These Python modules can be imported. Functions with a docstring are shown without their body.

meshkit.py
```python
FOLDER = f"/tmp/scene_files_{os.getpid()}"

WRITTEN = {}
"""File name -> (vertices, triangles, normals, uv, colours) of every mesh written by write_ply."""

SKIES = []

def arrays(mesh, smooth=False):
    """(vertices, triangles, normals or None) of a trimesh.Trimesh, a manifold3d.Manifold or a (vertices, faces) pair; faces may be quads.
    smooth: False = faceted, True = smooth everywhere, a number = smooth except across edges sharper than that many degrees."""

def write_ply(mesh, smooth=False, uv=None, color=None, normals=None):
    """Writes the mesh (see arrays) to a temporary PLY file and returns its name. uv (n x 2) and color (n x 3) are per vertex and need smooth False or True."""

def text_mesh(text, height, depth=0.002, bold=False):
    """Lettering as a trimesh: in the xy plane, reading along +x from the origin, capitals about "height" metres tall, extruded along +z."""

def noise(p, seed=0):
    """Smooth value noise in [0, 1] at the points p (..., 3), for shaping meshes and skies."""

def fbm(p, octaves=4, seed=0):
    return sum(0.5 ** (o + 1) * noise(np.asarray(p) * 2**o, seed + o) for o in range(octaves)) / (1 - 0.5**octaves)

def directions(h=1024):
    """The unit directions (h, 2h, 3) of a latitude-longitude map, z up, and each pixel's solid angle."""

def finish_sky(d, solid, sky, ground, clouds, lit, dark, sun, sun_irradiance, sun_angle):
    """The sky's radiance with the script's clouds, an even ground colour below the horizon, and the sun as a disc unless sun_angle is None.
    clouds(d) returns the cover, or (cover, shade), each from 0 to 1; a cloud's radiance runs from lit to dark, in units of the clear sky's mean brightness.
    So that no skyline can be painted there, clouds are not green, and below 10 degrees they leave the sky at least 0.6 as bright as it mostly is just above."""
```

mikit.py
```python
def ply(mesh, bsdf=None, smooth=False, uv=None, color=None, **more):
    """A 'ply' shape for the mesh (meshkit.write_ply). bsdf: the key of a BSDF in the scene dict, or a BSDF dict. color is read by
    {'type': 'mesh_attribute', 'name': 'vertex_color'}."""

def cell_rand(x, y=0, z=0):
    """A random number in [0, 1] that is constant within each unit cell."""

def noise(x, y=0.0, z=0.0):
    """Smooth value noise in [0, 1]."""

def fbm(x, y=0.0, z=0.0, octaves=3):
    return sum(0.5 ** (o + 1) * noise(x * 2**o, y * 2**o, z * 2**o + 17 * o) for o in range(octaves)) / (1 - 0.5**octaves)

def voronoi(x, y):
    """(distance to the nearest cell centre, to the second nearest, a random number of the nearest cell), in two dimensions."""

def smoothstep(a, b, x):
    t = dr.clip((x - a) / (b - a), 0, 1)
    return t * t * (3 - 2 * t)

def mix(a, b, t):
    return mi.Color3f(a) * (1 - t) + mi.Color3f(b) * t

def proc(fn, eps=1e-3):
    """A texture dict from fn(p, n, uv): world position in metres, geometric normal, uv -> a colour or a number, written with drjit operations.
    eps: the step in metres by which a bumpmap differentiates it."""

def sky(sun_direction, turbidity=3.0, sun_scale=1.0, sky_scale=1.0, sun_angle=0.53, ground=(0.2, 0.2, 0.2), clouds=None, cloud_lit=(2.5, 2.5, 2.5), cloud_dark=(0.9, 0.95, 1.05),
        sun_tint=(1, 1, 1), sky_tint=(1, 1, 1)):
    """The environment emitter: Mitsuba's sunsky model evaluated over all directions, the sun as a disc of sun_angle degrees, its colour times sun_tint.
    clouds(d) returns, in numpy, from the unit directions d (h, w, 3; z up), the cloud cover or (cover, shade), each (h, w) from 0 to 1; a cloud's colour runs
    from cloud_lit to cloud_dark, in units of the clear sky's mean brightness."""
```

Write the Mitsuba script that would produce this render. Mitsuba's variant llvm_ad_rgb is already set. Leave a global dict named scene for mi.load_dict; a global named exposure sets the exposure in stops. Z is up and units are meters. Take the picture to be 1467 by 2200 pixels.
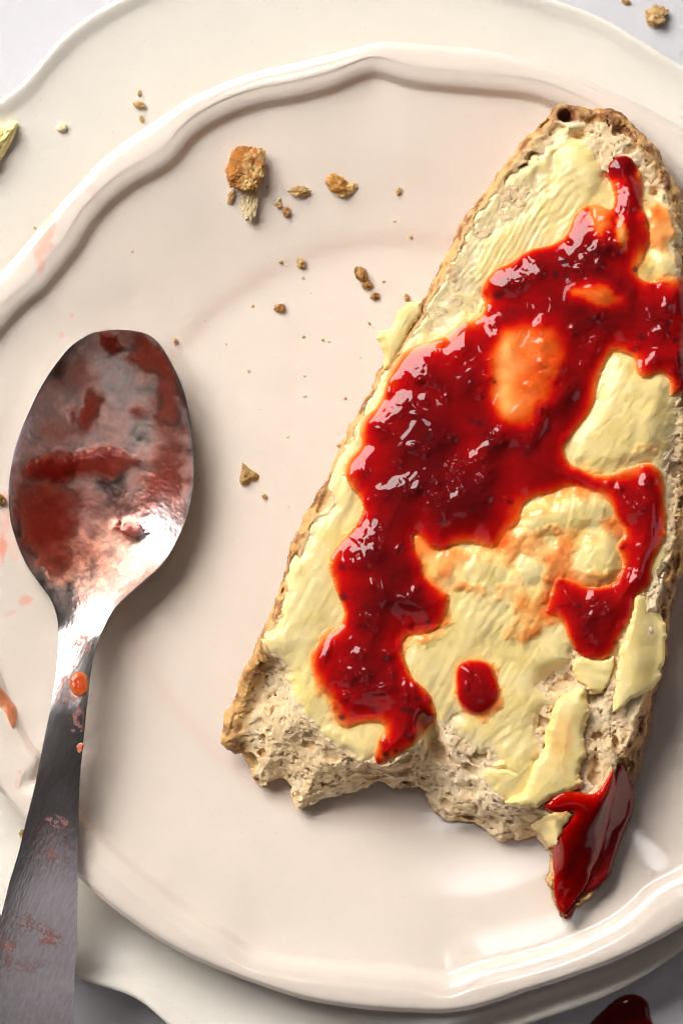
import math, random
import numpy as np, mitsuba as mi, mikit, meshkit
import drjit as dr
from scipy import ndimage as ndi
from scipy.interpolate import CubicSpline
from scipy.spatial import cKDTree
import shapely
from shapely.geometry import Polygon

T = mi.ScalarTransform4f
scene, labels = {}, {}

# ------------------------------------------------------------------ camera, light, exposure
ZC, ZR = 0.68, 0.030                      # lens height above the table; height at which 1 px of the 1467x2200 photo = 0.1 mm
scene['camera'] = {'type': 'thinlens', 'fov': 2 * math.degrees(math.atan(0.110 / (ZC - ZR))), 'fov_axis': 'y', 'near_clip': 0.05, 'far_clip': 30.0,
                   'aperture_radius': 0.004, 'focus_distance': ZC - 0.027,
                   'to_world': T().look_at(origin=[0, 0, ZC], target=[0, 0, 0], up=[0, 1, 0])}
exposure = 0.0
AZ, EL, DIST = math.radians(130), math.radians(41), 1.20
LDIR = np.array([math.cos(AZ) * math.cos(EL), math.sin(AZ) * math.cos(EL), math.sin(EL)])


def lamp(key, az, el, dist, sx, sy, rad, label):
    d = np.array([math.cos(az) * math.cos(el), math.sin(az) * math.cos(el), math.sin(el)]) * dist
    scene[key] = {'type': 'rectangle', 'to_world': T().look_at(origin=d.tolist(), target=[0, 0, 0], up=[0, 0, 1]) @ T().scale([sx, sy, 1]),
                  'emitter': {'type': 'area', 'radiance': {'type': 'rgb', 'value': rad}}}
    labels[key] = {'label': label, 'category': 'lamp'}


lamp('softbox_lamp', AZ, EL, DIST, 0.46, 0.34, [15.4, 14.9, 14.3], 'large bright softbox lamp shining from the upper left')
lamp('softbox_lamp_001', math.radians(-12), math.radians(30), 1.3, 0.26, 0.16, [1.2, 1.05, 1.2], 'dim low fill panel added on the right')  # added fill card, gives the side jam its lilac sheen
lamp('softbox_lamp_002', math.radians(-95), math.radians(58), 1.4, 0.30, 0.22, [0.70, 0.66, 0.67], 'weak fill panel added at the near side in place of room bounce')  # added fill panel, stands in for grey room bounce on the handle
lamp('softbox_lamp_003', math.radians(96), math.radians(76.5), 1.2, 0.042, 0.085, [9.0, 9.0, 9.3], 'narrow softbox lamp high at the far side')
scene['room_light'] = {'type': 'constant', 'radiance': {'type': 'rgb', 'value': [0.040, 0.032, 0.027]}}

rng = np.random.default_rng(7)


# ------------------------------------------------------------------ helpers
def P(px, py, z=ZR):
    """photo pixel -> metres, for a point at height z"""
    k = 1e-4 * (ZC - z) / (ZC - ZR)
    return (np.asarray(px, float) - 733.5) * k, (1100.0 - np.asarray(py, float)) * k


def put(key, shape, label=None, cat=None, group=None, kind=None):
    scene[key] = shape
    d = {}
    if label: d['label'] = label
    if cat: d['category'] = cat
    if group: d['group'] = group
    if kind: d['kind'] = kind
    if d: labels[key] = d


def sstep(a, b, x):
    t = np.clip((x - a) / (b - a), 0, 1)
    return t * t * (3 - 2 * t)


def lerp(a, b, t):
    return a + (b - a) * t


def closed_spline(pts, n=12):
    p = np.asarray(pts, float)
    p = np.vstack([p, p[:1]])
    s = np.r_[0, np.cumsum(np.linalg.norm(np.diff(p, axis=0), axis=1) ** 0.5)]
    return CubicSpline(s, p, bc_type='periodic')(np.linspace(0, s[-1], n * len(pts), endpoint=False))


def col(name):
    return {'type': 'mesh_attribute', 'name': 'vertex_color'}


# ------------------------------------------------------------------ materials
def glaze(base, rough=0.16):
    return {'type': 'principled', 'base_color': base, 'roughness': rough, 'specular': 0.38}


def table_fn(p, n, uv):
    a = mikit.fbm(p.x * 60, p.y * 60, 3.0, 3)
    b = mikit.fbm(p.x * 900, p.y * 900, 1.0, 2)
    return mi.Color3f(0.515, 0.51, 0.535) * (0.965 + 0.05 * a + 0.02 * b)


def speck(p, sc, lo, hi):
    d, e, r = mikit.voronoi(p.x * sc, p.y * sc)
    return (1 - mikit.smoothstep(lo, hi, d)) * mi.Float(r > 0.82)


def stains(p, spots):
    w = mi.Float(0)
    q = mikit.fbm(p.x * 500, p.y * 500, 0.0, 3) - 0.5
    for (cx, cy, rx, ry, an, st) in spots:
        x, y = P(cx, cy, 0.018)
        c, s = math.cos(an), math.sin(an)
        dx, dy = p.x - float(x), p.y - float(y)
        u, v = (dx * c + dy * s) / (rx * 1e-4), (-dx * s + dy * c) / (ry * 1e-4)
        w = dr.maximum(w, st * (1 - mikit.smoothstep(0.35, 1.05, dr.sqrt(u * u + v * v) + q * 1.5)))
    return w


SIDE_SPOTS = [(100, 505, 22, 62, -0.35, 0.50), (92, 575, 10, 26, -0.2, 0.4), (190, 405, 22, 22, 0, 0.10), (130, 718, 9, 9, 0, 0.4), (151, 676, 7, 7, 0, 0.35),
              (55, 1291, 22, 14, 0.3, 0.55), (22, 1318, 22, 8, 0.4, 0.2), (8, 1105, 16, 60, 0, 0.35), (2, 1185, 12, 45, 0, 0.8), (22, 1150, 20, 70, 0, 0.22),
              (45, 1657, 9, 10, 0, 0.6), (40, 1680, 8, 16, -0.3, 0.25), (6, 1500, 12, 40, 0.4, 0.25), (1085, 300, 90, 70, 0.4, 0.035)]


def side_fn(p, n, uv):
    a = mikit.fbm(p.x * 90, p.y * 90, p.z * 40, 3)
    c = mi.Color3f(0.668, 0.582, 0.508) * (0.975 + 0.05 * a) 
    rr = dr.sqrt(dr.square(p.x - CXS) + dr.square(p.y - CYS))
    ring = dr.exp(-dr.square((rr - 0.0645) / 0.0022))
    c = c * (1 - ring * mi.Color3f(0.02, 0.065, 0.07))
    c = c * (1 - 0.10 * speck(p, 420.0, 0.03, 0.09))
    w = stains(p, SIDE_SPOTS)
    return c * (1 - w) + mi.Color3f(0.80, 0.30, 0.20) * w


def dinner_fn(p, n, uv):
    a = mikit.fbm(p.x * 70, p.y * 70, 2.0, 3)
    c = mi.Color3f(0.690, 0.650, 0.580) * (0.975 + 0.05 * a)
    return c * (1 - 0.10 * speck(p, 300.0, 0.03, 0.09))


CXS, CYS = P(872, 1138, 0.018)
CXS, CYS = float(CXS), float(CYS)
CXD, CYD = P(722, 1099, 0.010)
CXD, CYD = float(CXD), float(CYD)

scene['mat_table'] = {'type': 'principled', 'base_color': mikit.proc(table_fn), 'roughness': 0.45, 'specular': 0.35}
scene['mat_side'] = glaze(mikit.proc(side_fn), 0.08)
scene['mat_dinner'] = glaze(mikit.proc(dinner_fn), 0.15)
scene['mat_bread'] = {'type': 'principled', 'base_color': col(0), 'roughness': 0.85, 'specular': 0.15, 'flatness': 0.8}
scene['mat_crust'] = {'type': 'principled', 'base_color': col(0), 'roughness': 0.55, 'specular': 0.35}
scene['mat_butter'] = {'type': 'principled', 'base_color': col(0), 'roughness': 0.34, 'specular': 0.4, 'flatness': 0.7}
scene['mat_jam'] = {'type': 'principled', 'base_color': col(0), 'roughness': 0.045, 'specular': 0.30}

# ------------------------------------------------------------------ table
TZ = -0.004
mm = 1e-3
import trimesh
slab = trimesh.creation.box([1.2, 1.2, 0.03]); slab.apply_translation([0, 0, TZ - 0.015])
put('table', mikit.ply(slab, 'mat_table'), 'white tabletop under the plates', 'table', kind='structure')


# ------------------------------------------------------------------ plates
def angle_table(pts, z, cx, cy, harmonics=None):
    x, y = P([p[0] for p in pts], [p[1] for p in pts], z)
    th = np.arctan2(y - cy, x - cx); r = np.hypot(x - cx, y - cy)
    o = np.argsort(th); th, r = th[o], r[o]
    th = np.r_[th, th[0] + 2 * np.pi]; r = np.r_[r, r[0]]
    from scipy.interpolate import PchipInterpolator
    t3 = np.r_[th[:-1] - 2 * np.pi, th[:-1], th[:-1] + 2 * np.pi]; r3 = np.r_[r[:-1], r[:-1], r[:-1]]
    f = PchipInterpolator(t3, r3)
    tt = np.linspace(-np.pi, np.pi, 1441)[:-1]
    rr = f(tt)
    return tt, ndi.gaussian_filter1d(rr, 3.0, mode='wrap')


def mirror_extra(pts, cx, cy, offs):
    """off-frame part of an outline: points given as (angle in degrees, radius in mm)"""
    out = []
    for a, r in offs:
        out.append((a, r))
    return out


def polar_px(cx_px, cy_px, a, r):
    return (cx_px + r * math.cos(math.radians(a)), cy_px - r * math.sin(math.radians(a)))


# inner edge of the rolled rim, traced where it shows, continued evenly beyond the frame
S_IN = [(0, 700), (40, 655), (92, 612), (150, 540), (200, 462), (250, 412), (300, 378), (340, 358), (370, 336), (400, 296), (450, 258), (500, 233), (560, 214), (640, 199),
        (700, 184), (760, 160), (802, 146), (840, 155), (880, 168), (950, 177), (1030, 184), (1100, 190), (1160, 200), (1230, 228), (1300, 268), (1375, 322), (1467, 400),
        polar_px(872, 1138, 34, 985), polar_px(872, 1138, 22, 955), polar_px(872, 1138, 4, 955), polar_px(872, 1138, -16, 955), polar_px(872, 1138, -27, 985), polar_px(872, 1138, -37, 958),
        (1467, 1888), (1430, 1905), (1400, 1925), (1370, 1955), (1320, 1993), (1233, 2035), (1150, 2063), (1060, 2085), (1000, 2103), (963, 2118), (920, 2110), (860, 2097),
        (780, 2092), (700, 2086), (620, 2076), (540, 2060), (464, 2003), (386, 1960), (328, 1910), (251, 1848), (178, 1779), (120, 1690), (80, 1640), (40, 1590), (10, 1520), (0, 1500),
        polar_px(872, 1138, 214, 985), polar_px(872, 1138, 203, 955), polar_px(872, 1138, 184, 950), polar_px(872, 1138, 165, 962), polar_px(872, 1138, 156, 985)]
S_OUT = [(0, 588), (60, 518), (120, 448), (170, 395), (215, 346), (280, 295), (340, 255), (400, 215), (470, 181), (540, 156), (630, 135), (734, 110), (790, 94), (835, 88), (880, 92), (950, 98), (1050, 108),
         (1150, 132), (1230, 160), (1300, 190), (1380, 228), (1467, 275),
         polar_px(872, 1138, 34, 1070), polar_px(872, 1138, 20, 1040), polar_px(872, 1138, 4, 1030), polar_px(872, 1138, -14, 1040), polar_px(872, 1138, -27, 1072),
         (1467, 1990), (1400, 2028), (1320, 2066), (1233, 2098), (1150, 2125), (1060, 2156), (1000, 2172), (960, 2177), (900, 2176), (820, 2172), (734, 2163), (660, 2150), (600, 2132), (500, 2096), (430, 2068),
         (348, 2026), (280, 1980), (216, 1930), (170, 1887), (130, 1845), (100, 1810), (54, 1765), (19, 1725), (0, 1690),
         polar_px(872, 1138, 212, 1060), polar_px(872, 1138, 200, 1035), polar_px(872, 1138, 184, 1030), polar_px(872, 1138, 168, 1040), polar_px(872, 1138, 154, 1062)]
D_OUT = [(0, 214), (25, 197), (50, 176), (75, 147), (100, 114), (130, 80), (165, 51), (205, 22), (250, 0), polar_px(722, 1099, 110, 1205), polar_px(722, 1099, 94, 1192), polar_px(722, 1099, 78, 1185),
         (1195, 0), (1250, 18), (1310, 45), (1360, 75), (1410, 108), (1467, 140), polar_px(722, 1099, 45, 1215), polar_px(722, 1099, 34, 1235), polar_px(722, 1099, 18, 1195), polar_px(722, 1099, 0, 1190), polar_px(722, 1099, -18, 1195),
         polar_px(722, 1099, -30, 1225), polar_px(722, 1099, -40, 1205), (1467, 2040), (1420, 2075), (1360, 2112), (1280, 2150), (1200, 2178), (1120, 2205), (1000, 2245), (850, 2270), (700, 2285), (560, 2285), (460, 2262), (400, 2232),
         (352, 2197), (322, 2163), (285, 2140), (240, 2125), (200, 2115), (160, 2098), (80, 2060), (0, 2000),
         polar_px(722, 1099, 232, 1180), polar_px(722, 1099, 215, 1215), polar_px(722, 1099, 200, 1190), polar_px(722, 1099, 180, 1185), polar_px(722, 1099, 162, 1190), polar_px(722, 1099, 146, 1195)]
TH, RI = angle_table(S_IN, 0.0165, CXS, CYS)
_, RO = angle_table(S_OUT, 0.0175, CXS, CYS)
_, RD = angle_table(D_OUT, 0.0105, CXD, CYD)
RD = ndi.gaussian_filter1d(RD, 5, mode='wrap')


def smooth_profile(ctrl, n):
    """rows (a, b, c, z): radius = a + b*r_in + c*r_out"""
    c = np.asarray(ctrl, float)
    from scipy.interpolate import PchipInterpolator
    t = np.arange(len(c))
    return ndi.gaussian_filter1d(PchipInterpolator(t, c)(np.linspace(0, len(c) - 1, n)), n / len(c) * 0.5, axis=0, mode='nearest')


SIDE_TOP = [(0, 0, 0, 10.0), (30, 0, 0, 10.0), (50, 0, 0, 10.0), (58, 0, 0, 10.02), (62, 0, 0, 10.2), (64.5, 0, 0, 10.72), (67, 0, 0, 11.2), (71, 0, 0, 11.8), (76, 0, 0, 12.7), (81, 0, 0, 13.75), (-9, 0.996, 0, 15.0), (-5.0, 1, 0, 15.95), (-3.2, 1, 0, 16.45), (-2.4, 1, 0, 16.75), (-1.9, 1, 0, 17.3), (-1.5, 1, 0, 17.8), (-1.0, 1, 0, 18.4),
            (-0.5, 1, 0, 18.75), (0.2, 1, 0, 19.1), (1.0, 1, 0, 19.4), (2.2, 1, 0, 19.7), (0, 0.6, 0.4, 19.95), (0, 0.25, 0.75, 19.9), (-0.9, 0, 1, 19.2), (-0.1, 0, 1, 18.3)]
SIDE_BOT = [(-0.5, 0, 1, 17.7), (-2.5, 0, 1, 16.8), (-9, 0, 1, 14.6), (75, 0, 0, 10.2), (66, 0, 0, 4.2), (62, 0, 0, 1.4), (60, 0, 0, 4.6), (30, 0, 0, 8.0), (0, 0, 0, 8.0)]


def plate_mesh(top, bot, ri, ro, cx, cy, n1=260, n2=50):
    prof = np.vstack([smooth_profile(top, n1), smooth_profile([top[-1]] + bot, n2)[1:]])
    th = TH
    R = prof[:, 0:1] * mm + prof[:, 1:2] * ri[None] + prof[:, 2:3] * ro[None]
    Z = np.repeat(prof[:, 3:4] * mm, len(th), 1)
    X, Y = cx + R * np.cos(th), cy + R * np.sin(th)
    v = np.stack([X, Y, Z], -1).reshape(-1, 3)
    n, m = R.shape
    i = np.arange(n - 1)[:, None] * m; j = np.arange(m)[None]; j2 = (j + 1) % m
    q = np.stack([i + j, i + m + j, i + m + j2, i + j2], -1).reshape(-1, 4)
    return v, q, R[:n1], Z[:n1]


sv, sq, SR, SZ = plate_mesh(SIDE_TOP, SIDE_BOT, RI, RO, CXS, CYS)
put('side_plate', mikit.ply((sv, sq), 'mat_side', smooth=True), 'smaller pinkish beige plate with a rolled wavy rim, holding the bread and spoon', 'plate')
DIN_TOP = [(0, 0, 0, 1.0), (75, 0, 0, 1.0), (80, 0, 0, 1.4), (86, 0, 0, 2.8), (0, 0, .80, 5.4), (0, 0, .93, 8.0), (-3.6, 0, 1, 9.2), (-2.2, 0, 1, 10.0), (-0.9, 0, 1, 10.6), (0, 0, 1, 10.0)]
DIN_BOT = [(-0.2, 0, 1, 9.0), (-2, 0, 1, 7.8), (0, 0, .9, 5.0), (88, 0, 0, 0.2), (80, 0, 0, -3.6), (77, 0, 0, -2.5), (30, 0, 0, -1.5), (0, 0, 0, -1.5)]
dv, dq, DR, DZ = plate_mesh(DIN_TOP, DIN_BOT, RD, RD, CXD, CYD)
put('dinner_plate', mikit.ply((dv, dq), 'mat_dinner', smooth=True), 'larger cream plate lying flat under the smaller beige plate', 'plate')


def plate_z(x, y, cx, cy, R, Z):
    r = math.hypot(x - cx, y - cy)
    k = int(round((math.atan2(y - cy, x - cx) + math.pi) / (2 * math.pi) * len(TH))) % len(TH)
    if r > R[:, k].max(): return None
    m = int(np.argmax(R[:, k]))
    return float(np.interp(r, R[:m + 1, k], Z[:m + 1, k]))


def surf(px, py):
    z = 0.012
    for _ in range(6):
        x, y = P(px, py, z); x, y = float(x), float(y)
        h = plate_z(x, y, CXS, CYS, SR, SZ)
        if h is None: h = plate_z(x, y, CXD, CYD, DR, DZ)
        z = TZ if h is None else h
    x, y = P(px, py, z)
    return float(x), float(y), z


# ------------------------------------------------------------------ 2-D maps for the bread (millimetres, photo scale at ZR)
C = 0.2
GX = np.arange(-34, 84, C); GY = np.arange(-96, 93, C)
XX, YY = np.meshgrid(GX, GY, indexing='ij')
PXX, PYY = 733.5 + XX * 10, 1100 - YY * 10              # photo px at ZR


def mpts(pts, z=ZR):
    x, y = P([p[0] for p in pts], [p[1] for p in pts], z)
    return np.stack([x, y], -1) * 1000


def n2(sx, seed, oct=3, x=None, y=None):
    x = XX if x is None else x; y = YY if y is None else y
    return meshkit.fbm(np.stack([x / sx, y / sx, np.zeros_like(x)], -1), oct, seed) - 0.5


WX, WY = n2(3.0, 11, 3) + 0.5 * n2(1.1, 13, 2), n2(3.0, 12, 3) + 0.5 * n2(1.1, 14, 2)


def sdist(pts, z=ZR, wob=0.0, smooth=True):
    p = mpts(pts, z)
    if smooth: p = closed_spline(p, 8)
    poly = Polygon(p).buffer(0)
    m = shapely.contains_xy(poly, XX + WX * wob, YY + WY * wob)
    return (ndi.distance_transform_edt(m) - ndi.distance_transform_edt(~m)) * C


SIL = [(1193, 233), (1230, 236), (1262, 242), (1290, 244), (1325, 248), (1350, 270), (1380, 300), (1403, 330), (1418, 362), (1438, 388), (1450, 412), (1457, 440), (1463, 480), (1468, 520), (1476, 600), (1483, 700),
       (1485, 850), (1482, 1000), (1474, 1100), (1466, 1170), (1458, 1235), (1442, 1285), (1437, 1340), (1430, 1416), (1415, 1463), (1406, 1501), (1399, 1548), (1387, 1606), (1372, 1656), (1358, 1699),
       (1348, 1741), (1340, 1780), (1320, 1830), (1300, 1880), (1270, 1920), (1243, 1945), (1225, 1968), (1208, 1970), (1193, 1950), (1186, 1915), (1180, 1885), (1186, 1845), (1186, 1826), (1172, 1824), (1160, 1802), (1146, 1800),
       (1118, 1806), (1090, 1806), (1066, 1808), (1038, 1780), (1003, 1774), (958, 1762), (933, 1745), (918, 1722), (906, 1700), (880, 1696), (843, 1694), (818, 1686), (790, 1690), (760, 1706), (712, 1714), (680, 1728), (652, 1739),
       (634, 1730), (618, 1692), (588, 1674), (560, 1690), (546, 1678), (529, 1640), (512, 1622), (495, 1618), (475, 1594), (478, 1570), (484, 1538), (499, 1511), (521, 1455), (544, 1402), (562, 1365), (577, 1324),
       (596, 1275), (611, 1237), (622, 1190), (640, 1140), (664, 1092), (690, 1050), (715, 1000), (738, 945), (762, 902), (790, 850), (812, 805), (832, 770), (855, 735), (880, 700), (903, 662), (922, 622),
       (950, 568), (978, 512), (998, 472), (1018, 445), (1040, 420), (1060, 388), (1080, 360), (1102, 333), (1124, 306), (1150, 277), (1178, 254)]
PLAT = [(1215, 262), (1262, 262), (1300, 268), (1340, 290), (1375, 325), (1402, 370), (1425, 420), (1440, 470), (1450, 530), (1458, 620), (1463, 720), (1465, 850), (1462, 1000), (1455, 1090), (1440, 1180), (1425, 1240), (1410, 1290),
        (1402, 1350), (1392, 1420), (1382, 1480), (1368, 1540), (1350, 1590), (1325, 1640), (1300, 1690), (1285, 1740), (1255, 1800), (1230, 1850), (1215, 1870), (1200, 1820), (1190, 1780), (1165, 1745), (1130, 1738), (1085, 1722), (1055, 1690), (1040, 1655),
        (1000, 1615), (965, 1600), (930, 1585), (900, 1600), (850, 1640), (790, 1642), (745, 1618), (690, 1580), (655, 1535), (630, 1490), (615, 1440), (600, 1415), (570, 1395),
        (598, 1325), (618, 1275), (640, 1210), (660, 1150), (690, 1090), (720, 1030), (757, 950), (800, 865), (840, 792), (880, 728), (920, 655), (965, 570), (1003, 495), (1040, 440), (1085, 372), (1130, 320), (1175, 278)]
HULL = [p for p in SIL if p[1] < 1420 and p[0] < 900] 
HULL = [(1193, 233), (1290, 244), (1350, 270), (1418, 362), (1457, 440), (1476, 600), (1485, 850), (1474, 1100), (1458, 1235), (1437, 1340), (1415, 1463), (1387, 1606), (1358, 1699), (1330, 1830), (1290, 2000), (1240, 2200), (700, 2240), (330, 2080),
        (400, 1780), (475, 1580), (562, 1365), (622, 1190), (690, 1050), (762, 902), (832, 770), (903, 662), (978, 512), (1060, 388), (1124, 306)]

from scipy.interpolate import LinearNDInterpolator
_x = CXS + SR * np.cos(TH); _y = CYS + SR * np.sin(TH)
_I = LinearNDInterpolator(np.stack([_x[2::2, ::8].ravel(), _y[2::2, ::8].ravel()], -1) * 1000, SZ[2::2, ::8].ravel() * 1000)
cgx, cgy = np.arange(-35, 86, 0.8), np.arange(-97, 95, 0.8)
_g = np.nan_to_num(_I(*np.meshgrid(cgx, cgy, indexing='ij')), nan=20.0)
_g[(np.hypot(*np.meshgrid(cgx - CXS * 1000, cgy - CYS * 1000, indexing='ij')) < 50)] = 10.0
PLZ = ndi.map_coordinates(_g, [(XX - cgx[0]) / 0.8, (YY - cgy[0]) / 0.8], order=1, mode='nearest')

dS = sdist(SIL, 0.019, 1.0); _dr = sdist(SIL, 0.019, 1.7)
dP = sdist(PLAT, ZR, 1.2)
dH = sdist(HULL, 0.019, 0.3)
biteW = sstep(1380, 1480, PYY - 0.0 * PXX) * sstep(1395, 1330, PXX + (PYY - 1540) * 0.55) * sstep(1.0, 5.0, dH)     # 1 in the bitten end
dS = lerp(dS, _dr, biteW)
ZT = 30.0 + 0.9 * n2(22, 21, 2) * 2
r = np.clip(dS / np.maximum(dS - dP, 1e-3), 0, 1); r = np.where(dP > 0, 1.0, r)
sideW = sstep(1180, 1420, PYY) * sstep(1130, 1230, PXX)
tipW = sstep(1700, 1800, PYY) * sstep(1140, 1190, PXX)
cornW = sstep(1380, 1560, PYY) * sstep(900, 700, PXX)
lowc = lerp(lerp(lerp(25.5, 19.0, sideW), 17.0, cornW), 14.5, biteW)
lowc = np.maximum(lowc, PLZ + 3.0 + 1.5 * tipW)
ZT = lerp(ZT, np.maximum(lerp(29.0, 20.0, sstep(1700, 1985, PYY)), PLZ + 4), tipW)
g = lerp(r ** lerp(0.75, 1.0, sideW), 0.25 * r ** 0.5 + 0.75 * r ** 1.25, biteW)
TOP = lowc + (ZT - lowc) * g
# hollows torn into the crumb
for (cx, cy, rx, ry, an, dep) in [(935, 1590, 20, 60, -0.35, 6), (1205, 1462, 48, 30, 0.2, 3.2), (1272, 1500, 22, 14, 0.2, 3.5), (1300, 1560, 60, 50, 0.3, 1.6), (605, 1480, 36, 50, 0.2, 2.5), (1300, 270, 60, 30, 0.3, 2.0), (1245, 290, 22, 12, 0.2, 4.0),
                                  (1218, 247, 16, 16, 0.3, 4.5), (1395, 560, 16, 90, -0.2, 1.0), (1453, 1000, 20, 120, 0.0, 1.5), (700, 1077, 12, 22, 0.3, 3.5), (1390, 400, 30, 60, -0.5, 1.8), (1408, 410, 9, 9, 0, 3), (665, 1600, 40, 28, 0.6, 1.5),
                                  (1330, 1620, 10, 40, -0.2, 2.0), (1280, 1650, 10, 24, 0.0, 2.5), (1012, 1700, 30, 18, 0, 2.0), (1075, 1775, 30, 20, 0, 2.0)]:
    ca, sa = math.cos(an), math.sin(an)
    u = ((PXX - cx) * ca + (PYY - cy) * sa) / rx; w = (-(PXX - cx) * sa + (PYY - cy) * ca) / ry
    TOP -= dep * np.exp(-(u * u + w * w) ** 1.5)
TOPS = ndi.gaussian_filter(TOP, 2.0)


# ------------------------------------------------------------------ bread body: voxels and surface nets
def surface_nets(F, o, h):
    """quads of F = 0 (F > 0 inside)"""
    s = F > 0
    nx, ny, nz = F.shape
    c = np.zeros((nx - 1, ny - 1, nz - 1), np.uint8)
    for a in (0, 1):
        for b in (0, 1):
            for d in (0, 1):
                c += s[a:nx - 1 + a, b:ny - 1 + b, d:nz - 1 + d]
    act = (c > 0) & (c < 8)
    I = np.argwhere(act)
    idx = np.full(act.shape, -1, np.int32); idx[act] = np.arange(len(I))
    acc = np.zeros((len(I), 3)); cnt = np.zeros(len(I))
    corners = [(a, b, d) for a in (0, 1) for b in (0, 1) for d in (0, 1)]
    val = {k: F[I[:, 0] + k[0], I[:, 1] + k[1], I[:, 2] + k[2]] for k in corners}
    for k in corners:
        for ax in range(3):
            if k[ax] == 0:
                k2 = list(k); k2[ax] = 1; k2 = tuple(k2)
                a, b = val[k], val[k2]
                x = (a > 0) != (b > 0)
                t = np.where(x, a / np.where(x, a - b, 1), 0)
                p = np.repeat(np.array(k, float)[None], len(I), 0); p[:, ax] = t
                acc += p * x[:, None]; cnt += x
    v = (I + acc / cnt[:, None]) * h + o
    quads = []
    for ax in range(3):
        sl0 = [slice(None)] * 3; sl1 = [slice(None)] * 3
        sl0[ax] = slice(0, -1); sl1[ax] = slice(1, None)
        d = s[tuple(sl0)].astype(np.int8) - s[tuple(sl1)].astype(np.int8)
        e = np.argwhere(d != 0)
        b, c2 = (ax + 1) % 3, (ax + 2) % 3
        ok = (e[:, b] > 0) & (e[:, c2] > 0) & (e[:, b] < F.shape[b] - 1) & (e[:, c2] < F.shape[c2] - 1)
        e = e[ok]; sgn = d[tuple(e.T)]
        def g(db, dc):
            q = e.copy(); q[:, b] -= db; q[:, c2] -= dc
            return idx[tuple(q.T)]
        Q = np.stack([g(1, 1), g(0, 1), g(0, 0), g(1, 0)], -1)
        Q = np.where((sgn > 0)[:, None], Q, Q[:, ::-1])
        quads.append(Q)
    return v, np.vstack(quads)


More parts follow.
